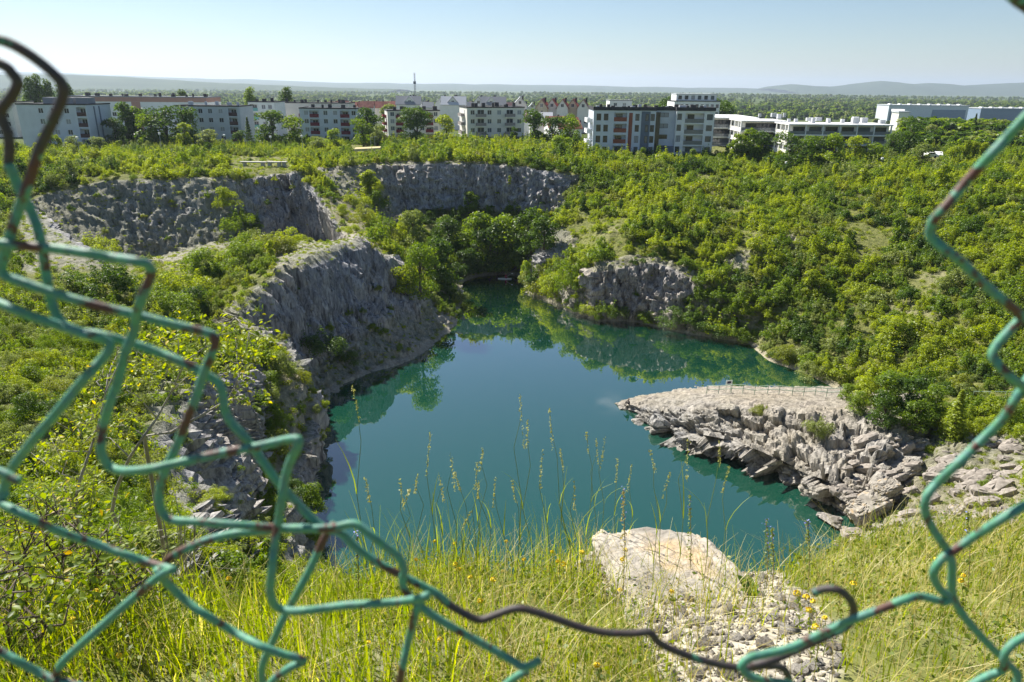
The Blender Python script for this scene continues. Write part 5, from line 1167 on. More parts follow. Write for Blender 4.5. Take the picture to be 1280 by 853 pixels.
STEMS = [(441, 483, 462), (457, 597, 460), (538, 540, 540), (522, 592, 530), (549, 595, 552), (563, 566, 575), (568, 590, 590), (597, 577, 612), (619, 597, 640), (598, 602, 586), (588, 640, 560), (650, 492, 645), (660, 525, 668), (687, 510, 715), (678, 563, 686), (733, 540, 735), (745, 548, 740), (757, 545, 742), (700, 560, 720), (772, 572, 772), (790, 580, 786), (812, 562, 828), (838, 590, 815), (860, 548, 838), (899, 552, 878), (912, 582, 896), (500, 600, 505), (512, 612, 498), (640, 600, 652), (718, 600, 700), (604, 560, 600)]
ordn = ['tallest dark', 'short twin', 'slim single', 'pale-headed', 'bent', 'leafy', 'thin']
for i, (ut, vt, ub) in enumerate(STEMS):
    side = 'left of the water centre' if ut < 520 else ('in the middle of the water' if ut < 640 else ('right of the water centre' if ut < 780 else 'in front of the pale boulder'))
    stem(i, ut, vt, ub, 300 + i, 0.16 + 0.05 * (i % 3), '%s grass stem with seed head rising against the water, %s' % (('tall', 'medium', 'short')[0 if vt < 545 else (1 if vt < 585 else 2)], side))
# ---- flowers
M_YEL = mat('yellow_petal', (0.85, 0.62, 0.02), 0.6); M_BLUE = mat('violet_petal', (0.25, 0.27, 0.62), 0.6); M_DSTEM = mat('dry_stem', (0.24, 0.19, 0.10), 0.9)
YF = [(543, 677), (569, 680), (633, 677), (588, 722), (569, 706), (617, 725), (573, 712), (697, 702), (690, 690), (704, 706), (728, 691), (782, 688), (778, 700), (775, 738), (840, 740), (1067, 730), (996, 742), (1008, 747), (1016, 752), (1011, 763), (1031, 773), (1020, 785), (1170, 699), (1201, 727), (1204, 720), (275, 595), (291, 590), (304, 594), (217, 672), (222, 687), (244, 706), (286, 724), (120, 740), (90, 775), (149, 820), (460, 804), (550, 800), (746, 832), (600, 752), (655, 700), (520, 700)]
def where_flower(u, v):
    if u < 330: return 'near the sapling at lower left'
    if u < 640: return 'in the grass left of the boulder'
    if u < 860: return 'beside the pale boulder'
    return 'in the grass on the lower right'
for i, (u, v) in enumerate(YF):
    p = fg_hit(u + (i * 37) % 9 - 4, min(v + 48, 905))
    if p is None: continue
    rg = np.random.default_rng(400 + i); tp_ = Vector(aty(u, v, p[1])) - Vector(p)
    t = thing('yellow_flower', 'yellow flower head on a thin stem %s' % where_flower(u, v), 'flower', p, 0, 'yellow flowers ' + where_flower(u, v))
    MB().tube([(0, 0, 0), tuple(tp_ * 0.6 + Vector((0.01, 0, 0))), tuple(tp_)], [0.0018, 0.0014, 0.001], 5).build('stem', M_STEM, t)
    n = 40; D = rg.normal(size=(n, 3)); D[:, 2] = np.abs(D[:, 2]) * 0.6; D /= np.linalg.norm(D, axis=1, keepdims=True); r_f = rg.uniform(0.008, 0.014)
    V, Fq = leaf_quads(np.array(tuple(tp_)) + D * r_f, D + rg.normal(size=(n, 3)) * 0.4, 0.011, 0.2, 0.7, rg); obj('flower_head', mesh('flower_head', V, Fq, M_YEL), t)
    n = 9; C = np.array([tuple(tp_ * float(q)) for q in rg.uniform(0.15, 0.85, n)]) + rg.normal(size=(n, 3)) * 0.012
    V, Fq = leaf_quads(C, rg.normal(size=(n, 3)), 0.032, 0.2, 0.3, rg); obj('leaf', mesh('leaf', V, Fq, G_HERB), t)
for i, (u, v, vb, lb) in enumerate(((446, 668, 770, 'spike of violet buds behind the wire crossing'), (779, 612, 742, 'dark dried flower spike in front of the pale boulder'), (862, 618, 700, 'violet-tipped plant on the rim of the pale boulder'), (958, 650, 735, 'grey violet spike right of the pale boulder'), (1010, 650, 740, 'grey-leaved spike near the lower right shore'), (965, 660, 742, 'second grey spike right of the pale boulder'), (1210, 640, 740, 'thin dry spike in the lower right grass'))):
    p = fg_hit(u, vb) or fg_hit(u, vb + 30)
    if p is None: continue
    rg = np.random.default_rng(470 + i); tp_ = Vector(aty(u, v, p[1])) - Vector(p); t = thing('flower_spike', lb, 'flower', p, 0)
    MB().tube([(0, 0, 0), tuple(tp_ * 0.5 + Vector((0.01, 0, 0))), tuple(tp_)], [0.003, 0.0024, 0.001], 5).build('stem', M_DSTEM, t)
    n = 90; q_ = rg.uniform(0.3, 1, n); C = q_[:, None] * np.array(tuple(tp_)) + rg.normal(size=(n, 3)) * (0.012 * (1.25 - q_))[:, None]
    V, Fq = leaf_quads(C, rg.normal(size=(n, 3)), 0.02, 0.2, 0.45, rg); obj('foliage', mesh('foliage', V, Fq, BUSH_COL['grey-green'] if i != 1 else G_DRY), t)
    n = 14; C = rg.uniform(0.7, 1.02, n)[:, None] * np.array(tuple(tp_)) + rg.normal(size=(n, 3)) * 0.008; V, Fq = leaf_quads(C, rg.normal(size=(n, 3)), 0.012, 0.2, 0.7, rg); obj('petals', mesh('petals', V, Fq, M_BLUE), t)
# broad-leaved plant beside the boulder
p = fg_hit(938, 745); t = thing('dock_plant', 'dark green broad-leaved plant right of the pale boulder', 'plant', p, 0)
def leaf6(C, Nrm, s, rg, asp=0.5, T=None):
    """oval leaves with a fold: six faces each"""
    n = len(C); Nrm = Nrm / (np.linalg.norm(Nrm, axis=1, keepdims=True) + 1e-9)
    if T is None: T = rg.normal(size=(n, 3))
    T = T - Nrm * (T * Nrm).sum(1, keepdims=True); T /= np.linalg.norm(T, axis=1, keepdims=True) + 1e-9; B = np.cross(Nrm, T); s = np.broadcast_to(s, (n,))[:, None]
    V = []
    for t_, w_ in ((0.0, 0.02), (0.3, 0.36), (0.65, 0.42), (1.0, 0.03)):
        c = C + T * s * t_ - Nrm * s * 0.18 * t_ ** 2
        V += [c - B * s * w_ * asp + Nrm * s * 0.10 * w_ * 2, c, c + B * s * w_ * asp + Nrm * s * 0.10 * w_ * 2]
    V = np.stack(V, 1); base = np.arange(n)[:, None] * 12
    Fq = np.concatenate([base + np.array((3 * j + k_, 3 * j + k_ + 1, 3 * j + k_ + 4, 3 * j + k_ + 3)) for j in range(3) for k_ in (0, 1)], 1).reshape(-1, 4)
    return V.reshape(-1, 3), Fq
rg = np.random.default_rng(77); n = 12; a = rg.uniform(0, 6.28, n); V, Fq = leaf6(np.zeros((n, 3)) + (0, 0, 0.02), np.stack([-np.cos(a) * 0.5, -np.sin(a) * 0.5, 0 * a + 0.8], 1), rg.uniform(0.06, 0.12, n), rg, 0.6, np.stack([np.cos(a), np.sin(a), 0 * a + 0.9], 1))
obj('leaves', mesh('leaves', V, Fq, BUSH_COL['dark green']), t); MB().tube([(0, 0, 0), (0.01, 0, 0.09)], [0.006, 0.003], 5).build('stem', M_STEM, t)
# ---- the sapling and shrubs at lower left
L_OAK = leaf_mat('sapling_leaf', (0.075, 0.11, 0.012), (0.22, 0.25, 0.025), (0.42, 0.32, 0.04), 0.45, True, 0.0); L_SHR = leaf_mat('shrub_leaf', (0.045, 0.075, 0.012), (0.16, 0.20, 0.03), (0.34, 0.22, 0.03), 0.38, True, 0.0)
def woody(name, label, base, stems, clusters, Y, m, nleaf, ls, rad, seed, cat='tree', r0=0.016):
    rg = np.random.default_rng(seed); b_ = Vector(base); t = thing(name, label, cat, tuple(base), 0); tr = MB(); nodes = []
    for st_ in stems:
        pts = [Vector((0, 0, -0.05))] + [Vector(aty(u, v, Y + rg.uniform(-0.15, 0.15))) - b_ for u, v in st_]
        n = len(pts); tr.tube(pts, [r0 * (1 - 0.8 * i / (n - 1)) for i in range(n)], 7); nodes += [(p_, r0 * (1 - 0.8 * i / (n - 1))) for i, p_ in enumerate(pts) if i > 0]
    C = []; Nr = []; T = []
    for (u, v) in clusters:
        c = Vector(aty(u, v, Y + rg.uniform(-0.35, 0.35))) - b_
        nd = min(nodes, key=lambda q: (q[0] - c).length + (0.25 if q[0].z > c.z else 0)); mid = (nd[0] + c) * 0.5 + Vector(rg.normal(size=3)) * 0.05
        tr.tube([nd[0], mid, c], [min(0.006, nd[1]), 0.004, 0.0015], 5)
        for j in range(4):
            e = c + Vector(rg.normal(size=3)) * rad * 0.8; tr.tube([mid + (c - mid) * 0.6, e], [0.002, 0.001], 4)
            k = nleaf // 4; pc = np.array(tuple(e)) + rg.normal(size=(k, 3)) * rad * 0.42; C.append(pc); Nr.append(rg.normal(size=(k, 3)) * 0.6 + (-0.25, -0.1, 0.8)); T.append(pc - np.array(tuple(mid)) + rg.normal(size=(k, 3)) * 0.08)
    V, Fq = leaf6(np.concatenate(C), np.concatenate(Nr), ls * rg.uniform(0.6, 1.3, sum(len(q) for q in C)), rg, 0.62, np.concatenate(T))
    tr.build('trunk', M_BARKP if name == 'sapling' else M_BARK, t, True); obj('foliage', mesh('foliage', V, Fq, m), t)
sb = fg_hit(130, 712) or (-2.4, 4.2, fgz1(-2.4, 4.2)); Ys = sb[1] + 0.25
woody('sapling', 'young oak-like sapling with yellow-green leaves behind the wires at left', sb,
      [[(140, 640), (146, 610), (162, 572), (180, 545), (196, 523), (214, 490), (232, 452), (262, 430)], [(110, 680), (92, 640), (100, 600), (112, 565), (122, 535), (132, 492), (150, 450)], [(180, 545), (215, 540), (250, 520), (285, 500), (300, 470)]],
      [(200, 424), (222, 440), (246, 424), (272, 418), (296, 430), (318, 446), (286, 452), (262, 466), (236, 470), (302, 470), (322, 428), (186, 446), (166, 462), (158, 488), (134, 500), (112, 512), (98, 536), (126, 546), (150, 530), (62, 560), (44, 592), (70, 610), (102, 584), (30, 560), (132, 470), (150, 436), (306, 500), (210, 460), (250, 446), (174, 430), (84, 575)], Ys, L_OAK, 60, 0.036, 0.10, 21)
for i, (cu, cv, w, h, lb, m) in enumerate(((40, 690, 95, 60, 'dark leafy shrub behind the wires at the left edge', L_SHR), (120, 705, 55, 40, 'shrub with orange-tinged leaves below the sapling', L_SHR), (20, 765, 80, 60, 'low leafy shrub at the bottom left edge', L_SHR), (60, 650, 55, 40, 'twiggy shrub beside the sapling stem', L_OAK), (165, 735, 45, 22, 'small weedy shrub in front of the dark rock', L_SHR))):
    p = fg_hit(cu, min(cv + h + 30, 880)) or sb; rs_ = random.Random(60 + i)
    woody('shrub', lb, p, [[(cu + rs_.uniform(-w, w) * 0.5, cv + h * 0.3), (cu + rs_.uniform(-w, w) * 0.7, cv - h * 0.7)] for _ in range(4)], [(cu + rs_.uniform(-w, w), cv + rs_.uniform(-h, h)) for _ in range(17)], p[1] + 0.1, m, 36, 0.030, 0.085, 80 + i, 'shrub', 0.008)
# bare twigs of a dry shrub
p = fg_hit(230, 735) or sb; t = thing('dry_shrub', 'leafless pale twigs sprawling below the sapling', 'shrub', p, 0); rs_ = random.Random(9); mb = MB()
for i in range(26):
    a = Vector(aty(rs_.uniform(190, 250), rs_.uniform(640, 720), p[1] + 0.1)) - Vector(p); e = a + Vector((rs_.uniform(-0.3, 0.55), rs_.uniform(-0.1, 0.1), rs_.uniform(-0.1, 0.3))); mb.tube([(0, 0, 0), a, (a + e) * 0.5 + Vector((0, 0, rs_.uniform(-0.03, 0.05))), e], [0.004, 0.003, 0.002, 0.0008], 5)
mb.build('twigs', M_BARKP, t)
# ================================================================== the torn wire fence
def wire_mat(name, green, rust, thr):
    m = bpy.data.materials.new(name); m.use_nodes = True; nt = m.node_tree; N = nt.nodes; L = nt.links; b = N['Principled BSDF']; b.inputs['Roughness'].default_value = 0.6
    tc = N.new('ShaderNodeTexCoord'); n = N.new('ShaderNodeTexNoise'); n.inputs['Scale'].default_value = 42; n.inputs['Detail'].default_value = 9; n.inputs['Roughness'].default_value = 0.68; L.new(tc.outputs['Object'], n.inputs['Vector'])
    r = N.new('ShaderNodeValToRGB'); e = r.color_ramp.elements; e[0].position = thr - 0.006; e[0].color = (*rust, 1); e[1].position = thr + 0.006; e[1].color = (*green, 1); L.new(n.outputs['Fac'], r.inputs[0])
    n2 = N.new('ShaderNodeTexNoise'); n2.inputs['Scale'].default_value = 300; n2.inputs['Detail'].default_value = 4; L.new(tc.outputs['Object'], n2.inputs['Vector'])
    mx = N.new('ShaderNodeMix'); mx.data_type = 'RGBA'; mx.blend_type = 'MULTIPLY'; mx.inputs[0].default_value = 0.65; L.new(r.outputs[0], mx.inputs[6]); L.new(n2.outputs['Color'], mx.inputs[7]); L.new(mx.outputs[2], b.inputs['Base Color'])
    bp = N.new('ShaderNodeBump'); bp.inputs['Strength'].default_value = 0.6; bp.inputs['Distance'].default_value = 0.0006; L.new(n2.outputs['Fac'], bp.inputs['Height']); L.new(bp.outputs[0], b.inputs['Normal'])
    return m
GREEN = (0.12, 0.37, 0.25); RUST = (0.13, 0.055, 0.04); DARK = (0.075, 0.058, 0.055)
WM = {'g': wire_mat('green_coated_wire', GREEN, RUST, 0.44), 'r': wire_mat('rusty_wire', GREEN, (0.085, 0.055, 0.048), 0.60), 'd': wire_mat('bare_dark_wire', GREEN, DARK, 0.60)}
fence = thing('wire_fence', 'torn chain-link fence of green coated rusting wire close to the camera', 'fence', (0, 0.30, ZC - 1.55), 0)
def smooth_path(pts, k=6):
    pts = np.array(pts, float); out = []
    for i in range(len(pts) - 1):
        p0, p1, p2, p3 = pts[max(i - 1, 0)], pts[i], pts[i + 1], pts[min(i + 2, len(pts) - 1)]
        for j in range(k): t = j / k; out.append(0.5 * (2 * p1 + (p2 - p0) * t + (2 * p0 - 5 * p1 + 4 * p2 - p3) * t * t + (3 * p1 - p0 - 3 * p2 + p3) * t ** 3))
    out.append(pts[-1]); return np.array(out)
wi = [0]
def wire(pts, m='g', Y=0.30, r=0.0021, amp=0.012):
    wi[0] += 1; pp = smooth_path(pts, 5); n = len(pp); s = np.arange(n)
    dy = amp * fbm(np.stack([pp[:, 0] / 60, pp[:, 1] / 60, 0 * s + wi[0] * 3.7], 1), 2, wi[0])
    P = [np.array(aty(u, v, Y + float(d))) - (0, 0.30, ZC - 1.55) for (u, v), d in zip(pp, dy)]
    MB().tube(P, r, 9).build('wire', WM[m], fence, True)
wire([(-120, 20), (-60, 36), (0, 50), (30, 64), (60, 86), (78, 106), (77, 125), (62, 160), (50, 185), (42, 208)], 'd', 0.300, 0.0021, 0.0)
wire([(50, 185), (42, 208), (35, 230), (17, 280), (8, 312), (1, 334), (6, 345), (25, 352), (62, 365), (112, 380), (162, 392), (212, 405), (255, 415), (269, 424), (265, 442), (255, 467), (247, 492), (237, 517), (220, 560), (205, 592), (199, 620), (202, 639), (214, 650), (250, 653), (320, 658), (370, 661), (415, 660), (442, 655), (460, 666), (480, 682), (497, 695), (505, 712), (503, 727), (509, 742), (525, 757), (545, 772), (570, 787), (607, 807), (640, 826), (656, 834), (675, 825)], 'g', 0.300, 0.0021, 0.004)
wire([(-60, 60), (0, 80), (15, 92), (22, 104), (15, 120), (2, 138), (4, 152), (10, 168), (12, 188), (11, 206), (17, 219)], 'd', 0.308, 0.0021, 0.0)
wire([(11, 206), (17, 219), (22, 232), (36, 258), (47, 285), (54, 317), (59, 350), (65, 380), (77, 403), (100, 415), (122, 418), (150, 425), (187, 437), (225, 452), (260, 470), (275, 482), (279, 500), (282, 515), (290, 530), (307, 548), (322, 568), (345, 600), (370, 628), (395, 653), (412, 664)], 'g', 0.308, 0.0021, 0.004)
wire([(-80, 300), (0, 305), (75, 312), (125, 320), (170, 327), (185, 332), (189, 344), (180, 365), (172, 387), (167, 415), (157, 440), (148, 475), (137, 505), (128, 540), (127, 566), (136, 583), (155, 589), (187, 587), (220, 580), (275, 567), (320, 559), (366, 549), (373, 555), (362, 580), (355, 605), (350, 642), (344, 675), (340, 715), (338, 742), (345, 758), (362, 764), (395, 762), (432, 757), (482, 754), (520, 749), (536, 744)], 'g', 0.294)
wire([(536, 744), (523, 756), (512, 795), (505, 825), (499, 856), (492, 900)], 'g', 0.298)
wire([(-80, 352), (0, 380), (30, 392), (62, 403), (100, 416), (132, 426), (136, 438), (118, 460), (100, 480), (70, 517), (42, 550), (15, 585), (8, 600), (5, 614)], 'g', 0.292)
wire([(-60, 572), (0, 590), (14, 597), (24, 602)], 'g', 0.286)
wire([(-40, 596), (5, 616), (0, 628), (37, 647), (75, 665), (125, 682), (175, 700), (218, 713)], 'g', 0.300)
wire([(203, 718), (210, 700), (235, 685), (275, 671), (320, 664), (370, 660), (408, 662), (427, 667), (442, 682), (470, 702), (507, 722), (545, 742), (560, 755)], 'g', 0.310, 0.0021, 0.0)
wire([(545, 742), (560, 755), (580, 767), (600, 775), (620, 769), (640, 762), (657, 762), (690, 772), (727, 785), (757, 791), (790, 792), (812, 791), (824, 804), (852, 817), (890, 829), (927, 835), (960, 832), (978, 835), (986, 848), (988, 870)], 'd', 0.310, 0.0021, 0.0)
wire([(217, 712), (200, 720), (162, 752), (125, 785), (95, 812), (77, 830), (70, 845), (60, 880)], 'g', 0.296)
wire([(196, 712), (206, 726), (237, 755), (275, 780), (320, 805), (350, 817), (380, 826), (362, 835), (340, 852), (325, 880)], 'g', 0.304)
wire([(-50, 795), (0, 815), (37, 835), (65, 849), (90, 855), (130, 870)], 'g', 0.294)
wire([(418, 655), (407, 670), (390, 707), (370, 745), (355, 772), (340, 805), (330, 826), (327, 846), (330, 880)], 'g', 0.315)
wire([(660, 838), (640, 850), (615, 872)], 'g', 0.304)
wire([(1360, 60), (1310, 118), (1280, 149), (1247, 185), (1210, 225), (1185, 255), (1167, 275), (1163, 293), (1175, 307), (1200, 326), (1235, 360), (1262, 382), (1276, 396), (1271, 404), (1250, 427), (1241, 443), (1249, 457), (1267, 475), (1284, 486), (1330, 515)], 'g', 0.300)
wire([(1330, 430), (1290, 468), (1275, 490), (1255, 522), (1222, 555), (1197, 580), (1172, 604), (1158, 622), (1157, 642), (1167, 663), (1183, 687), (1190, 706), (1190, 738), (1196, 756), (1210, 777), (1235, 805), (1260, 830), (1272, 845), (1268, 870)], 'g', 0.308)
wire([(1360, 590), (1280, 633), (1235, 660), (1190, 690), (1175, 702), (1167, 717), (1173, 734), (1186, 748), (1178, 752), (1150, 746), (1130, 750), (1100, 762), (1060, 777), (1010, 800), (985, 811), (955, 818), (936, 823), (927, 833), (935, 844), (955, 851), (985, 855), (1005, 866)], 'g', 0.298)
wire([(1015, 742), (1025, 738), (1038, 736), (1052, 740), (1064, 752), (1067, 767), (1060, 782), (1030, 797), (1000, 811), (965, 826), (940, 832)], 'd', 0.306)
wire([(1340, 770), (1280, 797), (1262, 809), (1255, 822), (1253, 838), (1236, 845), (1218, 855), (1190, 875)], 'g', 0.296)
wire([(1230, -40), (1266, -4), (1285, 10), (1340, 50)], 'd', 0.302)
# the sound part of the netting on both sides of the hole, and its posts
for sgn in (-1, 1):
    for i in range(15):
        x0 = sgn * (0.36 + 0.058 * i); pts = []
        for k in range(34): pts.append((x0 + sgn * (0.058 if (k + i) % 2 else 0.0), 0.004 * (1 if k % 2 else -1), 0.12 + k * 0.058))
        MB().tube(pts, 0.0022, 6).build('wire', WM['g'], fence, True)
    px_ = sgn * 1.27; zb = fgz1(px_, 0.34) - (ZC - 1.55)
    MB().tube([(px_, 0.04, zb - 0.3), (px_, 0.04, 2.2)], 0.024, 12).build('post', WM['g'], fence, True)
# ================================================================== things on the headland and the rim
M_STEEL = mat('painted_green_rail', (0.30, 0.40, 0.30), 0.5); M_WOOD = mat('weathered_wood', (0.32, 0.27, 0.21), 0.9, noise=0.25, nscale=8); M_WH = mat('white_paint', (0.80, 0.80, 0.78), 0.6); M_BLACK = mat('dark_paint', (0.03, 0.03, 0.035), 0.7)
def hz(u, v):
    p = cast(u, v); return p
rl = thing('railing', 'thin pale green railing along the back of the headland path', 'railing', tuple(cast(886, 498)), 0); base = Vector(rl.location); tops = []
GHd = PH1.reshape(hc, hr, 3); ru = proj(GHd[:, 12])[0]
for u in range(884, 1066, 15):
    p = Vector(GHd[int(np.argmin(np.abs(ru - u))), 12])
    q = p - base; MB().tube([q - Vector((0, 0, 0.3)), q + Vector((0, 0, 1.1))], 0.045, 6).build('post', M_STEEL, rl); tops.append(q)
for hh_ in (1.05, 0.55):
    MB().tube([q + Vector((0, 0, hh_)) for q in tops], 0.045, 6).build('rail', M_STEEL, rl)
rl2 = None
pts = [cast(u, 500 + (u - 1215) * 0.02) for u in (1215, 1235, 1255, 1275, 1295)]
pts = [p for p in pts if p is not None]
if len(pts) > 2:
    rl2 = thing('railing', 'second short railing beside the path at the right wire', 'railing', tuple(pts[0]), 0)
    for p in pts: q = p - pts[0]; MB().tube([q - Vector((0, 0, 0.1)), q + Vector((0, 0, 1.05))], 0.035, 6).build('post', M_STEEL, rl2)
    MB().tube([p - pts[0] + Vector((0, 0, 1.05)) for p in pts], 0.035, 6).build('rail', M_STEEL, rl2)
p = Vector(GHd[int(np.argmin(np.abs(ru - 909))), 11]); sg = thing('warning_sign', 'small white sign board with dark picture on two posts at the railing', 'sign', tuple(p), RAD(12))
for x in (-0.3, 0.3): MB().tube([(x, 0, -0.1), (x, 0, 1.65)], 0.025, 6).build('post', M_STEEL, sg)
pl = MB().box(-0.42, 0.42, -0.05, -0.027, 0.95, 1.62).build('board', M_WH, sg)
MB().box(-0.26, 0.26, -0.056, -0.051, 1.2, 1.5).build('picture', mat('sign_print', (0.05, 0.045, 0.09), 0.7), pl); MB().box(-0.2, 0.2, -0.056, -0.051, 1.05, 1.1).build('text_line', M_BLACK, pl)
# ---- people
def skin_body(name, verts, edges, radii, m, parent, loc=None):
    me = bpy.data.meshes.new(name); me.from_pydata(verts, edges, []); o = obj(name, me, parent, loc); me.materials.append(m)
    md = o.modifiers.new('skin', 'SKIN'); md.use_smooth_shade = True
    for i, r in enumerate(radii): me.skin_vertices[0].data[i].radius = (r, r)
    me.skin_vertices[0].data[0].use_root = True
    s_ = o.modifiers.new('sub', 'SUBSURF'); s_.levels = 1; s_.render_levels = 2
    return o
def cyl_head(parent, c, r, skin, hair, hat=None):
    V, Fq = [], []
    me = rock_mesh('head', r * 0.86, r, r * 1.15, 3, skin, 12, 1.0, 0.0); h = obj('head', me, parent, c)
    obj('hair', rock_mesh('hair', r * 0.93, r * 1.02, r * 0.95, 4, hair, 10, 1.0, 0.02), parent, (c[0], c[1] + r * 0.22, c[2] + r * 0.32))
    MB().box(-r * 0.12, r * 0.12, -r * 1.18, -r * 0.9, -r * 0.25, r * 0.1).build('nose', skin, h)
    if hat:
        b = MB().tube([(c[0], c[1], c[2] + r * 0.55), (c[0], c[1], c[2] + r * 0.62)], [r * 2.0, r * 1.9], 14).tube([(c[0], c[1], c[2] + r * 0.6), (c[0], c[1], c[2] + r * 1.3)], [r * 1.05, r * 0.85], 14).build('hat', hat, parent, True)
M_SKIN = mat('skin', (0.45, 0.27, 0.19), 0.6); M_HAIR = mat('dark_hair', (0.03, 0.022, 0.018), 0.8); M_CLOTH = mat('black_clothes', (0.02, 0.02, 0.024), 0.9); M_SUIT = mat('red_swimwear', (0.30, 0.05, 0.07), 0.8); M_STRAW = mat('straw', (0.50, 0.42, 0.22), 0.9)
p = cast(786.5, 506.5)
if p is not None:
    t = thing('person', 'person in black sitting with raised knees on the tip of the headland', 'person', tuple(p + Vector((0, 0, 0.02))), RAD(-75))
    Vv = [(0, 0, 0.12), (0, -0.03, 0.32), (0, -0.08, 0.52), (0, -0.11, 0.62), (-0.17, -0.09, 0.55), (-0.22, -0.22, 0.36), (-0.16, -0.40, 0.42), (0.17, -0.09, 0.55), (0.22, -0.22, 0.36), (0.16, -0.40, 0.42), (-0.11, -0.02, 0.11), (-0.14, -0.40, 0.40), (-0.14, -0.56, 0.04), (-0.14, -0.68, 0.03), (0.11, -0.02, 0.11), (0.14, -0.40, 0.40), (0.14, -0.56, 0.04), (0.14, -0.68, 0.03)]
    E_ = [(0, 1), (1, 2), (2, 3), (2, 4), (4, 5), (5, 6), (2, 7), (7, 8), (8, 9), (0, 10), (10, 11), (11, 12), (12, 13), (0, 14), (14, 15), (15, 16), (16, 17)]
    skin_body('body', Vv, E_, [0.15, 0.14, 0.14, 0.055, 0.065, 0.045, 0.035, 0.065, 0.045, 0.035, 0.1, 0.07, 0.045, 0.035, 0.1, 0.07, 0.045, 0.035], M_CLOTH, t); cyl_head(t, (0, -0.13, 0.76), 0.105, M_SKIN, M_HAIR)
bp_ = atz(631, 349, 0.0)
bd = thing('paddle_board', 'white paddle board floating in the shaded far corner', 'paddle board', (bp_[0], bp_[1], 0.03), 0)
def board_mesh(L_, W_, T_):
    n = 14; Vt = []; Fq = []
    for i in range(n):
        s = -1 + 2 * i / (n - 1); w = W_ / 2 * max(0.02, (1 - abs(s) ** 3.2)) ** 0.6; z = 0.10 * max(0, abs(s) - 0.6) ** 1.5
        Vt += [(s * L_ / 2, -w, z), (s * L_ / 2, w, z), (s * L_ / 2, w, z + T_), (s * L_ / 2, -w, z + T_)]
    for i in range(n - 1):
        for j in range(4): Fq.append((4 * i + j, 4 * i + (j + 1) % 4, 4 * i + 4 + (j + 1) % 4, 4 * i + 4 + j))
    Fq += [(3, 2, 1, 0), (4 * n - 4, 4 * n - 3, 4 * n - 2, 4 * n - 1)]
    return mesh('hull', Vt, Fq, M_WH, True)
obj('hull', board_mesh(2.9, 0.75, 0.12), bd)
t = thing('person', 'person in red with straw hat kneeling on the white board with a paddle', 'person', (bp_[0] + 0.15, bp_[1], 0.16), RAD(75))
Vv = [(0, 0, 0.28), (0, -0.02, 0.48), (0, -0.05, 0.70), (0, -0.06, 0.80), (-0.17, -0.05, 0.70), (-0.2, -0.25, 0.52), (-0.1, -0.46, 0.50), (0.17, -0.05, 0.70), (0.24, -0.2, 0.46), (0.12, -0.44, 0.36), (-0.1, -0.02, 0.27), (-0.12, -0.36, 0.08), (-0.12, 0.06, 0.06), (0.1, -0.02, 0.27), (0.12, -0.36, 0.08), (0.12, 0.06, 0.06)]
E_ = [(0, 1), (1, 2), (2, 3), (2, 4), (4, 5), (5, 6), (2, 7), (7, 8), (8, 9), (0, 10), (10, 11), (11, 12), (0, 13), (13, 14), (14, 15)]
skin_body('body', Vv, E_, [0.14, 0.13, 0.14, 0.05, 0.06, 0.042, 0.034, 0.06, 0.042, 0.034, 0.1, 0.065, 0.05, 0.1, 0.065, 0.05], M_SUIT, t); cyl_head(t, (0, -0.07, 0.93), 0.105, M_SKIN, M_HAIR, M_STRAW)
pd = thing('paddle', 'paddle held slanting by the kneeling person on the board', 'paddle', (bp_[0] + 0.55, bp_[1] - 0.05, 0.4), 0)
MB().tube([(-0.25, 0, 0.1), (0.85, 0, 0.75)], 0.018, 6).build('shaft', M_WH, pd); MB().box(0.80, 1.12, -0.02, 0.02, 0.70, 0.88).build('blade', M_WH, pd)
# ---- lamps, tables, shelter, vehicles on the rim
M_POLE = mat('lamp_pole', (0.42, 0.43, 0.43), 0.5, metal=0.3); M_GLOBE = mat('white_globe', (0.82, 0.82, 0.80), 0.3)
def lamp(u, vt, Y, label, globe=True):
    x = aty(u, vt, Y)[0]; z = ground_at(x, Y); h = aty(u, vt, Y)[2] - z; t = thing('street_lamp', label, 'lamp', (x, Y, z), 0, 'path lamps on the rim')
    MB().tube([(0, 0, 0), (0, 0, h - 0.4)], [0.07, 0.045], 8).build('pole', M_POLE, t)
    if globe:
        me = rock_mesh('globe', 0.32, 0.32, 0.3, 2, M_GLOBE, 12, 1.0, 0.0); obj('globe', me, t, (0, 0, h - 0.15)); MB().tube([(0, 0, h + 0.13), (0, 0, h + 0.18)], [0.36, 0.2], 12).build('cap', M_GLOBE, t)
    else: MB().box(-0.1, 0.6, -0.08, 0.08, h - 0.45, h - 0.35).build('head', M_POLE, t)
for u, v, Y, l in ((199, 167, 196, 'white globe lamp in front of the dark tree clump'), (96, 172, 186, 'white globe lamp beside the pale blue block'), (280, 169, 206, 'white globe lamp under the grey block'), (338, 171, 200, 'white globe lamp left of the maroon balcony block'), (377, 170, 200, 'white globe lamp at the corner of the maroon balcony block'), (983, 203, 178, 'white globe lamp below the big domed tree'), (1103, 198, 178, 'white globe lamp below the terraced building')): lamp(u, v, Y, l)
for u, v, Y, l in ((463, 170, 206, 'grey lamp post in the gap behind the shelter'), (468, 169, 208, 'second grey lamp post behind the shelter'), (695, 176, 205, 'slim lamp post between the trees left of the modern block')): lamp(u, v, Y, l, False)
M_CONC = mat('concrete_slab', (0.48, 0.46, 0.42), 0.9, noise=0.1, nscale=3)
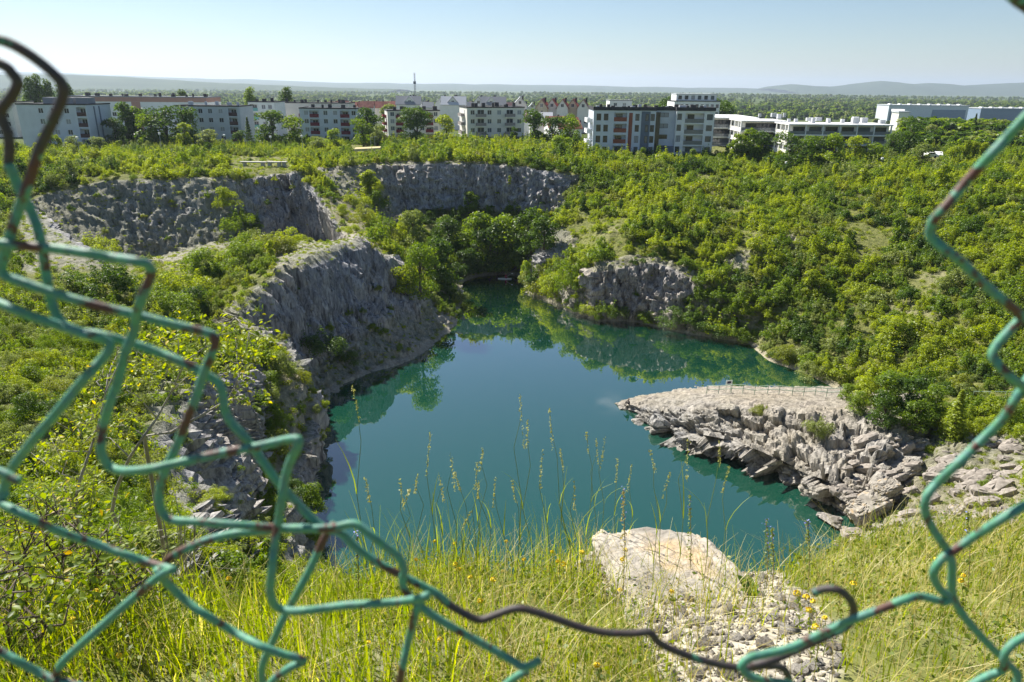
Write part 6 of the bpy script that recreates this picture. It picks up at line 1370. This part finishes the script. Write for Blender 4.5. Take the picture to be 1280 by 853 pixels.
for i, (u0, u1, l) in enumerate(((301, 334, 'long stone table slab at the cliff edge, left one'), (335, 352, 'stone table slab at the cliff edge, middle one'), (352, 359, 'short stone block at the cliff edge, right end'))):
    a = cast((u0 + u1) / 2, 208.5); dep = proj([tuple(a)])[2][0]; w = (u1 - u0) * dep / F; t = thing('stone_table', l, 'table', (a.x, a.y, a.z - 0.05), RAD(-4), 'stone tables on the cliff top')
    MB().box(-w / 2, w / 2, -0.6, 0.6, 0.95, 1.15).build('top', M_CONC, t)
    for s in ((-0.36, 0.36) if w > 2.2 else (0,)): MB().box(w * s - 0.35, w * s + 0.35, -0.4, 0.4, 0, 0.95).build('support', M_CONC, t)
a = cast(460, 196); dep = proj([tuple(a)])[2][0]; w = 34 * dep / F; t = thing('shelter', 'low straw-roofed shelter at the cliff top behind the ridge', 'shelter', (a.x, a.y, a.z - 0.05), RAD(5)); MB().add([(-w / 2, -1.4, 1.5), (w / 2, -1.4, 1.6), (w / 2, 1.6, 1.9), (-w / 2, 1.6, 1.7), (-w / 2 + 0.3, -1.2, 2.0), (w / 2 - 0.2, -1.2, 2.3), (w / 2 - 0.2, 1.4, 2.5), (-w / 2 + 0.3, 1.4, 2.2)], [(0, 3, 2, 1), (4, 5, 6, 7), (0, 1, 5, 4), (1, 2, 6, 5), (2, 3, 7, 6), (3, 0, 4, 7)]).build('roof', M_STRAW, t)
for x in (-0.4, -0.1, 0.2, 0.42):
    for y in (-1.0, 1.1): MB().tube([(w * x, y, 0), (w * x, y, 1.6)], 0.1, 6).build('post', M_WOOD, t)
def car(u, v, Y, label, m, rz):
    x = aty(u, v, Y)[0]; z = ground_at(x, Y) + 0.9; t = thing('parked_car', label, 'car', (x, Y, z), rz, 'white vehicles parked below the grove')
    prof = [(-2.1, 0.35), (-2.15, 0.75), (-1.9, 0.95), (-1.2, 1.02), (-0.6, 1.48), (0.9, 1.5), (1.7, 1.05), (2.1, 0.95), (2.15, 0.4)]
    n = len(prof); V = [(a, -0.85, b) for a, b in prof] + [(a, 0.85, b) for a, b in prof]
    Fq = [tuple(range(n - 1, -1, -1)), tuple(range(n, 2 * n))] + [(i, (i + 1) % n, n + (i + 1) % n, n + i) for i in range(n)]
    MB().add(V, Fq).build('body', m, t)
    for sy in (-0.86, 0.855): MB().add([(-1.05, sy, 1.05), (-0.55, sy, 1.4), (0.85, sy, 1.42), (1.45, sy, 1.06)], [(0, 1, 2, 3)]).build('side_window', M_GLASS[0], t)
    for wx in (-1.35, 1.35):
        for wy in (-0.8, 0.8): wl = MB().tube([(wx, wy - 0.1, 0.33), (wx, wy + 0.1, 0.33)], 0.33, 14).build('wheel', M_BLACK, t)
car(1158, 209, 196, 'white car parked at the edge of the grove', M_WH, 0.2); car(1170, 208, 198, 'white and blue car beside the other one', M_WH, 1.2)
def slab(u0, u1, v, Y, h, label, m, d=0.5, rot=0.0):
    x = aty(u0, v, Y)[0]; z = aty(u0, v, Y)[2]; w = wsolve((x, Y), rot, u1, v); zz = ground_at(x, Y) if Y < 240 else GZ - 0.5
    t = thing('retaining_wall', label, 'wall', (x, Y, zz), rot); MB().box(0, w, 0, d, 0, z - zz).build('wall', m, t); MB().box(-0.1, w + 0.1, -0.12, d + 0.12, z - zz, z - zz + 0.18).build('coping', M_CONC, t)
M_PINK = mat('pinkish_concrete', (0.50, 0.40, 0.36), 0.9, noise=0.1, nscale=1.0)
slab(1146, 1182, 190, 222, 3, 'pinkish concrete retaining wall behind the white vehicles', M_PINK, 3.0, RAD(-18)); slab(1160, 1192, 184, 244, 3, 'upper pale retaining wall right of the spreading dark tree', M_CONC, 2.0, RAD(-18))
# ================================================================== the air
hm = bpy.data.materials.new('summer_haze'); hm.use_nodes = True; nt = hm.node_tree; nt.nodes.remove(nt.nodes['Principled BSDF'])
pv = nt.nodes.new('ShaderNodeVolumePrincipled'); pv.inputs['Color'].default_value = (0.72, 0.85, 1.0, 1); pv.inputs['Density'].default_value = 0.00008; pv.inputs['Anisotropy'].default_value = 0.3
nt.links.new(pv.outputs[0], nt.nodes['Material Output'].inputs['Volume']); hm.cycles.homogeneous_volume = True
hz_o = MB().box(-26000, 26000, -3000, 26000, -130, 300).build('haze', hm); tag(hz_o, 'thin bluish summer haze over the plain', 'haze', kind='stuff')
